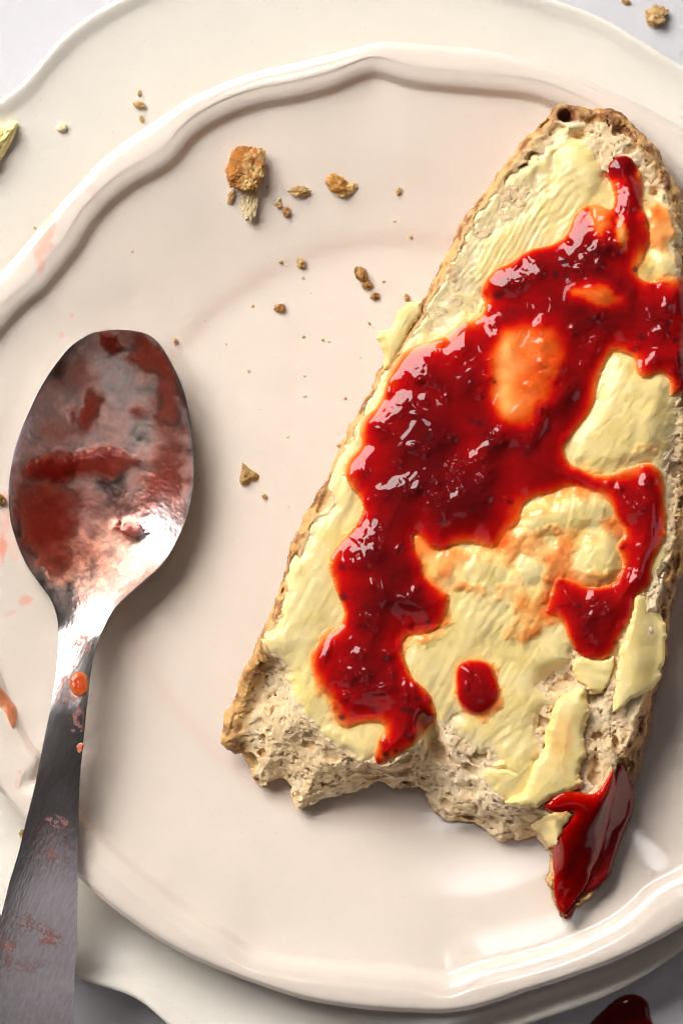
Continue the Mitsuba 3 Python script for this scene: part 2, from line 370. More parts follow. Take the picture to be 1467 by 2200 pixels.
H3 = 0.28
bx = np.arange(-29, 81, H3); by = np.arange(-93, 90, H3); bz = np.arange(9.4, 33.0, H3)
ii = np.stack(np.meshgrid((bx - GX[0]) / C, (by - GY[0]) / C, indexing='ij'))
top2, dS2, dH2, bw2 = (ndi.map_coordinates(m, ii, order=1, mode='nearest').astype(np.float32) for m in (TOP, dS, dH, biteW))
pl2 = ndi.map_coordinates(PLZ, ii, order=1, mode='nearest').astype(np.float32)
bot2 = 10.2 + 13.0 * (1 - np.clip(dH2 / 17.0, 0, 1)) ** 2.4
bot2 = np.minimum(np.maximum(bot2, pl2 + 0.3), np.maximum(top2 - 2.0, pl2 + 0.3))
# the bitten end: the crumb is torn back underneath
und2 = bw2 * 2.5 * sstep(8, 0, dS2) * sstep(3.0, 7.0, top2 - bot2)
F = np.empty((len(bx), len(by), len(bz)), np.float32)
for k, z in enumerate(bz):
    F[:, :, k] = np.minimum(np.minimum((top2 - z) * 0.8, z - bot2 - und2), dS2 + 0.1)
band = np.argwhere(np.abs(F) < 1.6)
pos = np.stack([bx[band[:, 0]], by[band[:, 1]], bz[band[:, 2]]], -1)
fb = F[tuple(band.T)]
hullD = np.minimum(pos[:, 2] - bot2[band[:, 0], band[:, 1]], dH2[band[:, 0], band[:, 1]])
crumbW = sstep(0.6, 1.8, hullD)
rr_ = np.random.default_rng(3)
NB = 190000
cell_p = np.stack([rr_.uniform(-29, 81, NB * 5), rr_.uniform(-93, 90, NB * 5), rr_.uniform(9, 33, NB * 5)], -1)
# keep centres near the surface only
ci = ((cell_p - [bx[0], by[0], bz[0]]) / H3).astype(int)
ci = np.clip(ci, 0, np.array(F.shape) - 1)
near = np.abs(F[tuple(ci.T)]) < 2.2
cell_p = cell_p[near]
cell_r = 0.17 + 0.36 * rr_.random(len(cell_p)) ** 2.5
big = rr_.random(len(cell_p)) < 0.007
cell_r[big] = 0.9 + 1.5 * rr_.random(big.sum()) ** 1.6
st, lg = np.where(cell_r < 0.75)[0], np.where(cell_r >= 0.75)[0]
wp = pos + (np.stack([meshkit.noise(pos / 1.1, 31), meshkit.noise(pos / 1.1, 32), meshkit.noise(pos / 1.1, 33)], -1) - 0.5) * 1.1
dd, jj = cKDTree(cell_p[st]).query(wp, k=2)
holes = (dd - cell_r[st][jj]).min(1)
dl, jl = cKDTree(cell_p[lg]).query(wp, k=3)
holes = np.minimum(holes, (dl - cell_r[lg][jl]).min(1))
nz_ = (meshkit.fbm(pos / 3.0, 3, 41) - 0.5) * 1.5 + (meshkit.fbm(pos / 0.8, 2, 42) - 0.5) * 0.75
nc_ = (meshkit.fbm(pos / 1.6, 3, 43) - 0.5) * 0.9
fb2 = np.minimum(fb + nz_, holes * 0.8 + 0.06)
F[tuple(band.T)] = lerp(fb + nc_, fb2, crumbW)
lab, nl = ndi.label(F > 0)
sizes = np.bincount(lab.ravel()); sizes[0] = 0
F[(F > 0) & (lab != sizes.argmax())] = -0.1
F[0] = F[-1] = -1; F[:, 0] = F[:, -1] = -1; F[:, :, 0] = F[:, :, -1] = -1
bv, bq = surface_nets(F, np.array([bx[0], by[0], bz[0]]), H3)


def samp(M, x, y):
    return ndi.map_coordinates(M, np.stack([(x - GX[0]) / C, (y - GY[0]) / C]), order=1, mode='nearest')


vdH, vbw, vtop = samp(dH, bv[:, 0], bv[:, 1]), samp(biteW, bv[:, 0], bv[:, 1]), samp(TOP, bv[:, 0], bv[:, 1])
vbot = 10.2 + 13.0 * (1 - np.clip(vdH / 17.0, 0, 1)) ** 2.4
cn = meshkit.fbm(bv / 2.5, 3, 51); cn2 = meshkit.fbm(bv / 0.7, 2, 52); cn3 = meshkit.fbm(bv / 7.0, 2, 53)
hd = np.minimum(bv[:, 2] - vbot, vdH) + (cn - 0.5) * 1.6
vdP, vside = samp(dP, bv[:, 0], bv[:, 1]), samp(sideW, bv[:, 0], bv[:, 1])
rim_ = sstep(0.15, 0.9, -vdP + (cn - 0.5) * 1.2) * (1 - vbw) 
crust = np.maximum(1 - sstep(0.5, 1.7, hd), rim_)
toast = 1 - sstep(0.8, 5.5, hd + (cn3 - 0.5) * 3)
crumb_c = np.array([0.765, 0.605, 0.395]) * (0.86 + 0.28 * cn2[:, None]) * lerp(np.array([1.0, 1.0, 1.0]), np.array([0.95, 0.89, 0.79]), sstep(0.42, 0.62, cn3)[:, None])
crumb_c = lerp(crumb_c, np.array([0.53, 0.34, 0.15]), (np.clip(toast * 1.1, 0, 0.9))[:, None])
cr = lerp(np.array([0.54, 0.30, 0.10]), np.array([0.20, 0.075, 0.022]), sstep(0.40, 0.66, cn)[:, None])
cr = lerp(cr, np.array([0.56, 0.38, 0.19]), (sstep(0.55, 0.7, cn2) * 0.5)[:, None])
tipdark = np.exp(-(((bv[:, 0] - 48.5) / 3.0) ** 2 + ((bv[:, 1] - 84.5) / 3.0) ** 2))[:, None]
cr = lerp(cr, np.array([0.10, 0.022, 0.010]), np.clip(tipdark * 1.2, 0, 1))
side_shade = sstep(30, 60, bv[:, 0]) * sstep(-25, -45, bv[:, 1]) * (1 - sstep(0.2, 1.2, hd))  # shade of the lower right side put into the crust colour
cr = lerp(cr, np.array([0.11, 0.04, 0.02]), (side_shade * 0.75)[:, None])
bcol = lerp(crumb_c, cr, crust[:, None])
isc = crust[bq].mean(1) > 0.5


def submesh(v, q, c, m):
    u, inv = np.unique(q[m], return_inverse=True)
    return (v[u] * mm, inv.reshape(-1, q.shape[1])), c[u]


def vnormals(v, q):
    f = np.vstack([q[:, [0, 1, 2]], q[:, [0, 2, 3]]])
    n = np.zeros_like(v); w = np.cross(v[f[:, 1]] - v[f[:, 0]], v[f[:, 2]] - v[f[:, 0]])
    for k in range(3): np.add.at(n, f[:, k], w)
    return n / np.maximum(np.linalg.norm(n, axis=1, keepdims=True), 1e-12)


BN = vnormals(bv, bq)
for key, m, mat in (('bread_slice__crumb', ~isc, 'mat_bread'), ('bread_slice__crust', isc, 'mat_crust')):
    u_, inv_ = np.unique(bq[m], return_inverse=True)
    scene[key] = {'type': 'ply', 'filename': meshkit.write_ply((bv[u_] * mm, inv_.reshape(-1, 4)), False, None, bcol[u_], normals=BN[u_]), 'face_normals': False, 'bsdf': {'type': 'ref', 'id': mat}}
labels['bread_slice'] = {'label': 'thick bitten slice of crusty bread spread with butter and red jam on the beige plate', 'category': 'bread'}
labels['bread_slice__crust'] = {'label': 'browned outer crust'}
labels['bread_slice__crumb'] = {'label': 'pale porous crumb with a torn bitten end'}


# ------------------------------------------------------------------ sheets and lenses on the grid
def lens(key, mask, zt, zb, color, mat, label=None):
    """closed mesh between two height maps over a mask"""
    vm = np.zeros(XX.shape, bool)
    cells = mask[:-1, :-1] & mask[1:, :-1] & mask[1:, 1:] & mask[:-1, 1:]
    vm[:-1, :-1] |= cells; vm[1:, :-1] |= cells; vm[1:, 1:] |= cells; vm[:-1, 1:] |= cells
    idx = np.full(XX.shape, -1); idx[vm] = np.arange(vm.sum())
    n = vm.sum()
    zz = np.maximum(zt, zb + 0.01)
    v = np.vstack([np.stack([XX[vm], YY[vm], zz[vm]], -1), np.stack([XX[vm], YY[vm], zb[vm]], -1)])
    i, j = np.nonzero(cells)
    q = np.stack([idx[i, j], idx[i + 1, j], idx[i + 1, j + 1], idx[i, j + 1]], -1)
    und = {}
    e = np.vstack([q[:, [0, 1]], q[:, [1, 2]], q[:, [2, 3]], q[:, [3, 0]]])
    kk = e[:, 0].astype(np.int64) * (n + 1) + e[:, 1]; rev = e[:, 1].astype(np.int64) * (n + 1) + e[:, 0]
    be = e[~np.isin(kk, rev)]
    side = np.stack([be[:, 1], be[:, 0], be[:, 0] + n, be[:, 1] + n], -1)
    Q = np.vstack([q, q[:, ::-1] + n, side])
    cc = np.vstack([color[vm], color[vm]])
    scene[key] = mikit.ply((v * mm, Q), mat, smooth=True, color=cc)
    if label: labels[key] = {'label': label}


# ---- butter
BUT = [(1192, 300), (1215, 292), (1240, 295), (1265, 318), (1285, 345), (1293, 375), (1300, 395), (1370, 370), (1385, 395), (1410, 430), (1440, 440), (1456, 470), (1460, 540), (1460, 620), (1462, 760), (1450, 880), (1440, 960), (1425, 1010), (1432, 1120), (1420, 1200), (1395, 1255),
       (1365, 1300), (1335, 1370), (1290, 1420), (1225, 1395), (1228, 1420), (1190, 1440), (1160, 1480), (1190, 1500), (1150, 1545), (1155, 1590), (1150, 1640), (1140, 1720), (1090, 1722), (1050, 1690), (1038, 1655), (1075, 1640), (1050, 1610), (1010, 1590), (975, 1570), (985, 1530),
       (950, 1555), (935, 1580), (890, 1610), (850, 1632), (800, 1625), (778, 1638), (765, 1620), (735, 1605), (700, 1580), (672, 1560), (648, 1520), (628, 1480), (620, 1430), (600, 1415), (570, 1395), (575, 1360), (600, 1330), (605, 1290), (622, 1265), (612, 1240), (650, 1190), (672, 1150), (690, 1110),
       (720, 1090), (715, 1060), (705, 1020), (720, 990), (745, 955), (770, 905), (800, 860), (830, 800), (860, 770), (890, 720), (920, 668), (960, 590), (1000, 520), (1030, 470), (1060, 425), (1100, 385), (1150, 345)]
dB = sdist(BUT, ZR, 2.4)
THIN = [(1192, 320), (1170, 345), (1120, 372), (1060, 420), (1000, 505), (960, 585), (915, 670), (890, 715), (920, 730), (990, 690), (1040, 655), (1045, 600), (1020, 560), (1075, 500), (1130, 470), (1170, 430), (1195, 380)]
dT = sdist(THIN, ZR, 2.0)


def rot(cx, cy, an):
    ca, sa = math.cos(an), math.sin(an)
    return (PXX - cx) * ca + (PYY - cy) * sa, -(PXX - cx) * sa + (PYY - cy) * ca


def blob(cx, cy, rx, ry, an=0.0, pw=2.0):
    u, w = rot(cx, cy, an)
    return np.exp(-((u / rx) ** 2 + (w / ry) ** 2) ** (pw / 2))


tb = 0.85 * (1 - np.exp(-np.clip(dB, 0, None) / 1.6)) + np.where(dB < 0, np.maximum(dB * 0.8, -1.5), 0)
thin = sstep(-1.0, 1.6, dT)
tb = lerp(tb, np.minimum(tb, 0.16 + 0.9 * n2(2.2, 61, 2) + 0.5 * n2(9.0, 62, 2)), thin)
# knife ribs
u, w = rot(1120, 560, -1.02)
rib = np.sin((w + 18 * n2(6, 63, 2)) / 12.0 * 2 * np.pi)
tb += 0.085 * rib * (0.35 + 1.2 * np.clip(n2(7, 163, 2) + 0.2, 0, 1)) * sstep(-1, 1, dB) * (blob(1100, 530, 95, 120, 0.6, 3) + 0.4 * blob(1330, 900, 90, 110) * 0)
u2, w2 = rot(1210, 480, 0.9 - 1.57)
tb += 0.05 * np.sin((w2 + 25 * n2(8, 64, 2)) / 15.0 * 2 * np.pi) * blob(1200, 430, 60, 80, 0.3, 3) * sstep(-1, 1, dB)
for (cx, cy, rx, ry, an, hgt) in [(1245, 350, 45, 40, 0.6, 0.9), (1235, 400, 60, 50, 0, 0.5), (1270, 385, 22, 30, 0.3, 0.5), (650, 1330, 50, 90, 0.3, 0.7), (680, 1480, 40, 70, -0.4, 0.9), (740, 1590, 50, 16, 0.5, 0.8), (745, 1060, 16, 60, 0.3, 0.6), (600, 1380, 30, 24, 0, 0.6),
                                  (1335, 890, 75, 100, 0.35, 1.5), (1395, 900, 26, 60, 0.1, 0.6), (1240, 1100, 80, 36, -0.2, 1.6), (1285, 1200, 42, 50, 0.1, 1.5), (1150, 1120, 30, 30, 0, 0.9), (1040, 1320, 60, 60, 0.3, 0.9), (1135, 1225, 30, 28, 0.3, 0.9), (1030, 1230, 36, 40, 0, 0.8),
                                  (1200, 1390, 30, 40, 0.3, 0.7), (1090, 1500, 60, 60, -0.6, 0.7), (905, 1430, 36, 60, -0.3, 0.7), (1100, 1640, 40, 60, 0.5, 0.7), (1410, 570, 40, 24, 0.2, 1.0), (1295, 635, 44, 22, 0.3, 0.9), (1140, 800, 60, 100, 0.2, 0.9), (1332, 510, 12, 40, 0.2, 0.9),
                                  (655, 1090, 16, 20, 0.3, 0.5), (630, 1220, 20, 16, 0.3, 0.7)]:
    tb += hgt * blob(cx, cy, rx, ry, an, 3.0) * sstep(-0.6, 0.8, dB)
tb += (0.55 * n2(5, 65, 3) + 0.24 * n2(1.7, 66, 3)) * sstep(-1.5, 0.6, dB)
for (cx, cy, rx, ry, an, hgt) in [(1335, 890, 70, 110, 0.35, 0.10), (1060, 1310, 70, 50, 0.3, 0.14), (1240, 1090, 90, 30, -0.2, 0.16), (1285, 1190, 40, 50, 0.1, 0.14), (1100, 1580, 60, 90, 0.5, 0.12), (690, 1400, 60, 120, 0.2, 0.08)]:
    uu, ww = rot(cx, cy, an + 0.2)
    stroke = meshkit.fbm(np.stack([(ww * 0.25 + uu) / 11.0, ww / 90.0, np.full(XX.shape, cx * 0.1)], -1), 2, 167) - 0.5
    tb += 2.1 * hgt * stroke * blob(cx, cy, rx * 1.2, ry * 1.2, an, 4.0)
uu, ww = rot(900, 1200, 0.5)
tb += 0.27 * (meshkit.fbm(np.stack([uu / 13.0, ww / 110.0, np.zeros(XX.shape)], -1), 2, 168) - 0.5) * sstep(-0.5, 1.5, dB) * (1 - thin)
tear = np.exp(-((rot(1105, 1655, 0.15)[1] + 16 * n2(2.5, 68, 2)) / 3.5) ** 2) * blob(1060, 1655, 40, 400, 0, 4)
tb -= 1.6 * tear
BZ = TOPS + tb
bn = n2(4.5, 71, 3)
# scraped butter lets the crumb tint through
thinness = sstep(0.75, 0.0, tb)
bc = lerp(np.array([0.83, 0.67, 0.325]), np.array([0.81, 0.62, 0.22]), np.clip(0.5 + bn * 1.6, 0, 1)[..., None])
bc = lerp(bc, np.array([0.70, 0.57, 0.345]), (0.75 * thinness)[..., None])
spotc = sstep(0.30, 0.42, n2(1.1, 72, 2)) * thin
bc = lerp(bc, np.array([0.38, 0.27, 0.15]), (spotc * 0.6)[..., None])

# ---- jam
JAM = [(1300, 362), (1308, 345), (1338, 332), (1363, 345), (1376, 372), (1384, 402), (1380, 437), (1389, 475), (1395, 515), (1380, 560), (1366, 590), (1395, 607), (1430, 602), (1470, 598), (1482, 700), (1482, 830), (1466, 846), (1440, 850),
       (1437, 822), (1416, 803), (1390, 812), (1366, 803), (1361, 776), (1343, 762), (1317, 757), (1296, 788), (1280, 835), (1270, 877), (1254, 903), (1228, 935), (1212, 961), (1218, 990), (1240, 1005), (1290, 1022), (1345, 1006), (1395, 997), (1421, 1018), (1429, 1070),
       (1432, 1123), (1429, 1154), (1411, 1190), (1400, 1217), (1399, 1242), (1387, 1266), (1368, 1281), (1356, 1324), (1337, 1355), (1321, 1393), (1302, 1414), (1271, 1416), (1244, 1408), (1229, 1389), (1217, 1366), (1209, 1339), (1192, 1326), (1170, 1316), (1174, 1296), (1186, 1266), (1196, 1243),
       (1229, 1248), (1256, 1262), (1290, 1262), (1314, 1254), (1329, 1235), (1336, 1200), (1326, 1170), (1340, 1144), (1326, 1118), (1312, 1086), (1288, 1062), (1255, 1050), (1218, 1046), (1190, 1056), (1160, 1065), (1129, 1081), (1118, 1102), (1113, 1123), (1087, 1149),
       (1066, 1176), (1035, 1174), (993, 1168), (956, 1180), (925, 1178), (900, 1152), (890, 1150), (892, 1180), (904, 1205), (911, 1237), (949, 1267), (964, 1288), (959, 1318), (941, 1348), (911, 1361), (876, 1366), (864, 1390), (874, 1432), (889, 1458), (915, 1485), (934, 1518), (935, 1545), (915, 1572),
       (885, 1605), (855, 1627), (825, 1642), (810, 1648), (801, 1640), (805, 1616), (814, 1584), (826, 1562), (810, 1553), (769, 1557), (746, 1564), (724, 1549), (712, 1520), (708, 1497), (690, 1481), (672, 1447), (667, 1410), (679, 1384), (712, 1357), (735, 1336), (739, 1312), (728, 1282), (714, 1245), (707, 1215), (713, 1191),
       (731, 1165), (768, 1123), (778, 1081), (757, 1053), (742, 1018), (747, 992), (763, 974), (776, 952), (772, 924), (778, 898), (804, 880), (824, 846), (836, 793), (867, 757), (914, 736), (961, 720), (984, 698), (1029, 682), (1040, 657), (1033, 626), (1042, 602), (1063, 582), (1103, 560), (1133, 540), (1158, 532),
       (1188, 524), (1218, 500), (1233, 466), (1258, 443), (1285, 440), (1310, 450), (1318, 420)]
dJ = sdist(JAM, ZR, 0.35)
# pale or orange places inside the jam, where butter stands up through it: (outline, jam thickness there in mm, edge width in mm)
ISL = [([(1078, 728), (1066, 773), (1061, 820), (1066, 861), (1087, 893), (1113, 905), (1150, 890), (1175, 850), (1200, 800), (1210, 750), (1190, 715), (1150, 705), (1108, 712)], 0.36, 8.0),
       ([(1223, 621), (1260, 614), (1300, 618), (1330, 640), (1325, 662), (1295, 665), (1255, 645)], 0.34, 4.0),
       ([(1293, 400), (1318, 430), (1310, 470), (1290, 510), (1270, 490), (1255, 470), (1270, 430)], 0.40, 4.5),
       ([(1322, 470), (1338, 470), (1345, 520), (1342, 545), (1328, 545), (1318, 510)], 0.10, 2.2),
       ([(1105, 1110), (1090, 1160), (1110, 1170), (1118, 1130)], 0.5, 3.0)]
tj = (1.7 + 0.19 * np.clip(dJ - 2, 0, 7)) * np.sqrt(np.clip(1 - (1 - np.clip(dJ / 4.6, 0, 1)) ** 2, 0, 1)) * (0.85 + 0.7 * n2(9, 81, 2))
soft = sstep(0.0, 4.5, sdist([(1212, 961), (1240, 1005), (1345, 1006), (1400, 990), (1440, 850), (1437, 822), (1361, 776), (1317, 757), (1280, 835), (1254, 903)], ZR, 0))
DI = np.full(XX.shape, 9.0)
for pts, tt, wd in ISL:
    d = sdist(pts, ZR, 2.6)
    DI = np.minimum(DI, lerp(tt * (1 + 1.8 * n2(3.5, 83, 3) + 0.012 * (PXX - pts[0][0])), 3.2, sstep(-1.5, wd, -d)) + np.where(d < -wd, 9, 0))
# butter stands higher near the islands: jam gets thin there and runs out in an orange film
ORG = [[(1390, 428), (1425, 434), (1452, 462), (1458, 520), (1460, 606), (1365, 600), (1352, 560), (1385, 520)],
       [(884, 1140), (950, 1160), (1040, 1160), (1110, 1100), (1140, 1065), (1240, 1030), (1300, 1050), (1345, 1140), (1335, 1250), (1250, 1290), (1195, 1345), (1150, 1372), (1108, 1386), (1078, 1370), (1062, 1325), (1030, 1290), (990, 1280), (975, 1320), (940, 1375), (880, 1380)],
       [(1212, 961), (1226, 930), (1262, 885), (1290, 800), (1320, 750), (1362, 770), (1440, 818), (1446, 870), (1432, 930), (1420, 985), (1340, 1015), (1250, 1015)],
       [(972, 1440), (990, 1418), (1020, 1410), (1060, 1424), (1075, 1460), (1084, 1500), (1070, 1530), (1040, 1552), (1000, 1540), (980, 1500)],
       [(655, 1420), (690, 1360), (735, 1325), (715, 1240), (700, 1200), (725, 1160), (770, 1110), (778, 1060), (735, 1010), (745, 970), (800, 960), (900, 1300), (820, 1500), (780, 1580), (730, 1570), (690, 1520)]]
tf = np.full(XX.shape, -1.0)
orgm = np.zeros(XX.shape)
for k, pts in enumerate(ORG):
    d = sdist(pts, ZR, 3.0)
    if k in (1, 2): orgm = np.maximum(orgm, sstep(-1, 4, d))
    amt = [0.38, 0.27, 0.12, 0.30, 0.12][k]
    tf = np.maximum(tf, np.where(d > 0, amt * sstep(0, 1.8, d), np.maximum(d * 0.5, -1)))
film_n = n2(3.2, 85, 3)
tf = tf + np.where(tf > 0, film_n * 0.75, 0)
# bare butter tops
for (cx, cy, rx, ry, an) in [(1345, 880, 75, 95, 0.35), (1275, 970, 45, 28, 0.3), (1230, 1098, 82, 30, -0.15), (1285, 1200, 42, 48, 0.1), (1030, 1232, 50, 34, 0.2), (1135, 1225, 32, 30, 0.3), (1040, 1330, 60, 46, 0.2), (1150, 1125, 30, 28, 0), (1412, 575, 42, 24, 0.15)]:
    uu, ww = rot(cx + 70 * n2(3.5, 86, 3), cy + 70 * n2(3.5, 87, 3), an)
    tf -= 0.46 * np.exp(-((uu / rx) ** 2 + (ww / ry) ** 2) ** 1.3)
DROP = [(985, 1428), (1015, 1417), (1045, 1424), (1062, 1450), (1070, 1480), (1060, 1512), (1035, 1532), (1008, 1530), (985, 1505), (978, 1465)]
dD = sdist(DROP, ZR, 0.25)
td = np.where(dD > 0, 2.4 * np.sqrt(np.clip(1 - (1 - np.clip(dD / 4.6, 0, 1)) ** 2, 0, 1)), np.maximum(dD, -1))
tj = np.where(dJ > 0, tj, np.maximum(dJ * 0.7, -1))
J = np.maximum(np.maximum(tj, tf), td)
thick = sstep(0.3, 1.4, J)
# glints: small ripples whose lamp-side faces catch the window; (x, y, half-length, half-width, angle)
U2 = LDIR[:2] / np.linalg.norm(LDIR[:2])
GL = [(895, 800, 40, 16, 2.2), (935, 820, 34, 8, 0.75), (865, 860, 22, 14, 2.4), (993, 745, 18, 12, 1.4), (818, 925, 14, 11, 0.5), (937, 940, 20, 14, 2.2), (980, 1000, 34, 18, 2.3), (1030, 975, 26, 12, 2.6), (1048, 953, 18, 7, 2.9), (980, 1055, 22, 11, 2.5), (1030, 1035, 34, 12, 2.3), (930, 1080, 22, 30, 0.2), (885, 1035, 24, 14, 2.3),
      (818, 1055, 34, 14, 2.8), (800, 1100, 10, 26, 0), (785, 1165, 40, 26, 2.2), (770, 1200, 30, 12, 2.9), (775, 1305, 30, 22, 0.4), (765, 1330, 20, 12, 0), (790, 1360, 20, 40, 0.35), (752, 1430, 22, 34, 0.5), (697, 1395, 7, 22, 0.35), (738, 1492, 26, 10, 0.3), (820, 1472, 26, 7, 2.95), (878, 1280, 26, 11, 0.3), (866, 1491, 8, 6, 0), (822, 1598, 8, 8, 0),
      (1145, 580, 30, 10, 2.2), (1105, 600, 24, 14, 2.1), (1060, 610, 22, 7, 0.7), (1052, 688, 9, 12, 0), (1330, 365, 18, 16, 0.6), (1352, 405, 14, 26, -0.3), (1340, 435, 30, 14, 2.8), (1290, 510, 30, 20, 0.4), (1310, 530, 24, 14, 0.6), (1340, 610, 24, 20, 0.9), (1345, 640, 12, 20, 0), (1400, 610, 24, 20, 0.5), (1400, 665, 20, 24, 2.3), (1410, 715, 22, 12, 2.9), (1280, 700, 38, 34, 2.2),
      (1260, 760, 44, 16, 2.0), (1190, 810, 50, 26, 0.8), (1215, 840, 30, 12, 2.4), (1140, 930, 14, 26, 0.4), (1150, 870, 12, 40, -0.3), (1380, 1030, 10, 26, 0), (1340, 1060, 22, 14, 0.6), (1345, 1105, 18, 34, -0.5), (1395, 1065, 14, 16, 0), (1385, 1150, 16, 30, 0.1), (1370, 1215, 12, 34, 0.3), (1240, 1340, 22, 36, -0.5), (1290, 1300, 20, 34, -0.2), (1160, 1275, 18, 30, 0.3), (1000, 1440, 8, 8, 0), (995, 1470, 5, 10, 0),
      (1240, 1330, 20, 30, -0.3), (1105, 1345, 12, 20, 0.4), (1255, 1030, 40, 10, 0.5), (1300, 465, 16, 10, 2.6), (1290, 455, 12, 12, 0)]
gl = np.zeros(XX.shape)
_g = np.random.default_rng(77)
GL += [(_g.uniform(690, 1460), _g.uniform(440, 1600), _g.uniform(5, 13), _g.uniform(4, 8), _g.uniform(0, 3.14)) for _ in range(170)]
for (cx, cy, a, b, an) in GL:
    gl = np.maximum(gl, blob(cx, cy, a * 1.3 + 4, b * 1.3 + 4, an, 4))
    off = 8.0
    cxx, cyy = cx - U2[0] * off, cy + U2[1] * off
    J += 0.36 * blob(cxx, cyy, a * 1.15, b * 1.15 + 4, an, 2.5) * sstep(0.1, 0.7, J)
rip = n2(6.0, 91, 2) * 0.65 + gl * (n2(1.6, 92, 2) * 0.36 + n2(0.8, 93, 1) * 0.07)
J = J + 0.22 * n2(2.0, 94, 2) * sstep(0.03, 0.25, J) * (1 - thick)
J = J + rip * thick * sstep(0.0, 3.0, J)
BZ = BZ + 0.9 * orgm * sstep(1.0, -3.0, dJ)
BZc = np.where(dB < 0, np.maximum(BZ, TOPS - 0.1), BZ)
JZ = lerp(BZ, np.maximum(ndi.gaussian_filter(BZc, 5), BZc - 0.5), sstep(0.15, 0.8, J)) + J
BZ = np.where(dJ > 0, np.maximum(BZ, JZ - DI), BZ)
tdep = np.clip(JZ - BZ, 0, None)


def jam_color(base, t):
    return base * np.exp(-t[..., None] * np.array([0.40, 2.8, 4.4]))


soak = ndi.gaussian_filter(np.clip(tdep, 0, 2.0), 4.5)
tcol = (0.4 * tdep + 0.6 * ndi.gaussian_filter(tdep, 4.0)) * (1 + 0.75 * sstep(0.5, 1.6, tdep))
jc = jam_color(np.clip(bc * 1.05, 0, 0.9), np.clip(tcol, 0, None) * (1.0 + 0.5 * n2(7, 95, 2)))
jc = np.maximum(jc, np.array([0.10, 0.003, 0.004]))
for (cx, cy, rad) in [(1190, 592, 10), (1207, 565, 9), (1213, 597, 7), (1067, 637, 11), (920, 938, 10), (935, 1000, 7), (970, 940, 9), (1028, 910, 9), (1012, 905, 7), (910, 945, 6), (1130, 975, 6), (738, 1282, 11), (736, 1218, 8), (802, 1123, 7), (735, 1540, 9), (803, 1522, 8), (880, 1525, 10), (895, 1500, 8), (880, 1580, 10), (829, 1415, 8), (757, 1468, 7), (918, 1335, 7),
                      (865, 1522, 7), (1375, 725, 8), (1448, 732, 8), (1060, 822, 5), (1175, 925, 9), (1362, 580, 7), (1430, 700, 8), (828, 1620, 8), (850, 1612, 6), (792, 1190, 7), (1240, 1300, 6), (950, 1120, 6), (845, 1240, 6), (1012, 1092, 7), (1322, 1380, 6), (700, 1400, 5), (1395, 1290, 6)]:
    jc = lerp(jc, np.array([0.055, 0.006, 0.008]), (0.8 * blob(cx, cy, rad, rad * 0.85, 0.4, 4) * sstep(0.2, 0.6, tdep))[..., None])
bc = bc * np.exp(-(soak * 0.55)[..., None] * np.array([0.10, 0.75, 1.4]))      # juice soaked into the butter beside the jam
lens('bread_slice__butter', (dB > -1.2) & (tb > -1.2) & (dS > 0.6), BZ, np.minimum(TOPS - 1.6, BZ - 0.05), bc, 'mat_butter', 'pale yellow butter spread with knife ridges')
lens('bread_slice__jam', (J > -0.35) & (dS > 0.2), JZ, np.minimum(TOPS - 0.8, JZ - 0.05), jc, 'mat_jam', 'thick glossy red jam with dark seeds')


# ---- loose butter curls
def curl(key, pts, base, hgt, edge, ridge, label, jamtint=None, wob=1.5):
    d = sdist(pts, ZR, wob)
    m = d > -0.05
    dome = np.clip(1 - (1 - np.clip(d / (edge * 0.45), 0, 1)) ** 2, 0, 1) ** 0.6 * (0.75 + 0.25 * sstep(0, edge * 1.4, d))
    un, wn = rot(pts[0][0], pts[0][1], ridge[0])
    rg = ridge[2] * np.sin((wn + 10 * n2(5, 97, 2)) / ridge[1] * 2 * np.pi)
    zt = base + (hgt + rg + 0.7 * n2(7, 98, 2) + 0.14 * n2(1.2, 99, 2)) * dome
    c = lerp(np.array([0.83, 0.67, 0.31]), np.array([0.81, 0.62, 0.215]), np.clip(0.5 + 1.8 * n2(4, 100, 3), 0, 1)[..., None])
    if jamtint:
        for (cx, cy, rx, ry, an, s) in jamtint:
            c = lerp(c, c * np.array([1.0, 0.72, 0.55]), (s * np.clip(blob(cx, cy, rx, ry, an, 3) + n2(2, 101, 2), 0, 1) * (blob(cx, cy, rx * 1.6, ry * 1.6, an, 4)))[..., None])
    lens(key, m, zt, base - 0.6 * dome - 0.05, c, 'mat_butter', label)


curl('bread_slice__butter_curl', [(1368, 1280), (1385, 1277), (1402, 1292), (1420, 1318), (1434, 1345), (1432, 1400), (1428, 1440), (1412, 1472), (1385, 1492), (1350, 1505), (1325, 1528), (1314, 1530), (1318, 1480), (1322, 1430), (1345, 1345)],
     lerp(27.5, 30.6, sstep(1420, 1350, PXX)) + 0.0 * XX, 1.9, 3.0, (0.15, 60.0, 0.07), 'smooth butter curl hanging over the right crust')
curl('bread_slice__butter_curl_001', [(1222, 1490), (1245, 1475), (1262, 1505), (1264, 1545), (1250, 1580), (1258, 1615), (1246, 1650), (1250, 1680), (1215, 1702), (1180, 1720), (1150, 1738), (1100, 1735), (1082, 1725), (1120, 1700), (1140, 1660), (1165, 1600), (1180, 1540), (1195, 1500)],
     np.maximum(TOPS, 25.5) + 0.3, 2.6, 3.6, (1.2, 60.0, 0.06), 'long butter curl near the bitten end with a pink tinge', [(1205, 1590, 26, 70, 0.15, 0.7)])
curl('bread_slice__butter_curl_002', [(868, 652), (885, 644), (905, 648), (910, 662), (900, 685), (885, 705), (872, 735), (855, 765), (835, 795), (824, 790), (820, 765), (812, 735), (820, 708), (840, 700), (850, 675)],
     np.full(XX.shape, 28.3), 1.8, 2.6, (1.1, 40.0, 0.08), 'butter curl hanging off the left edge')
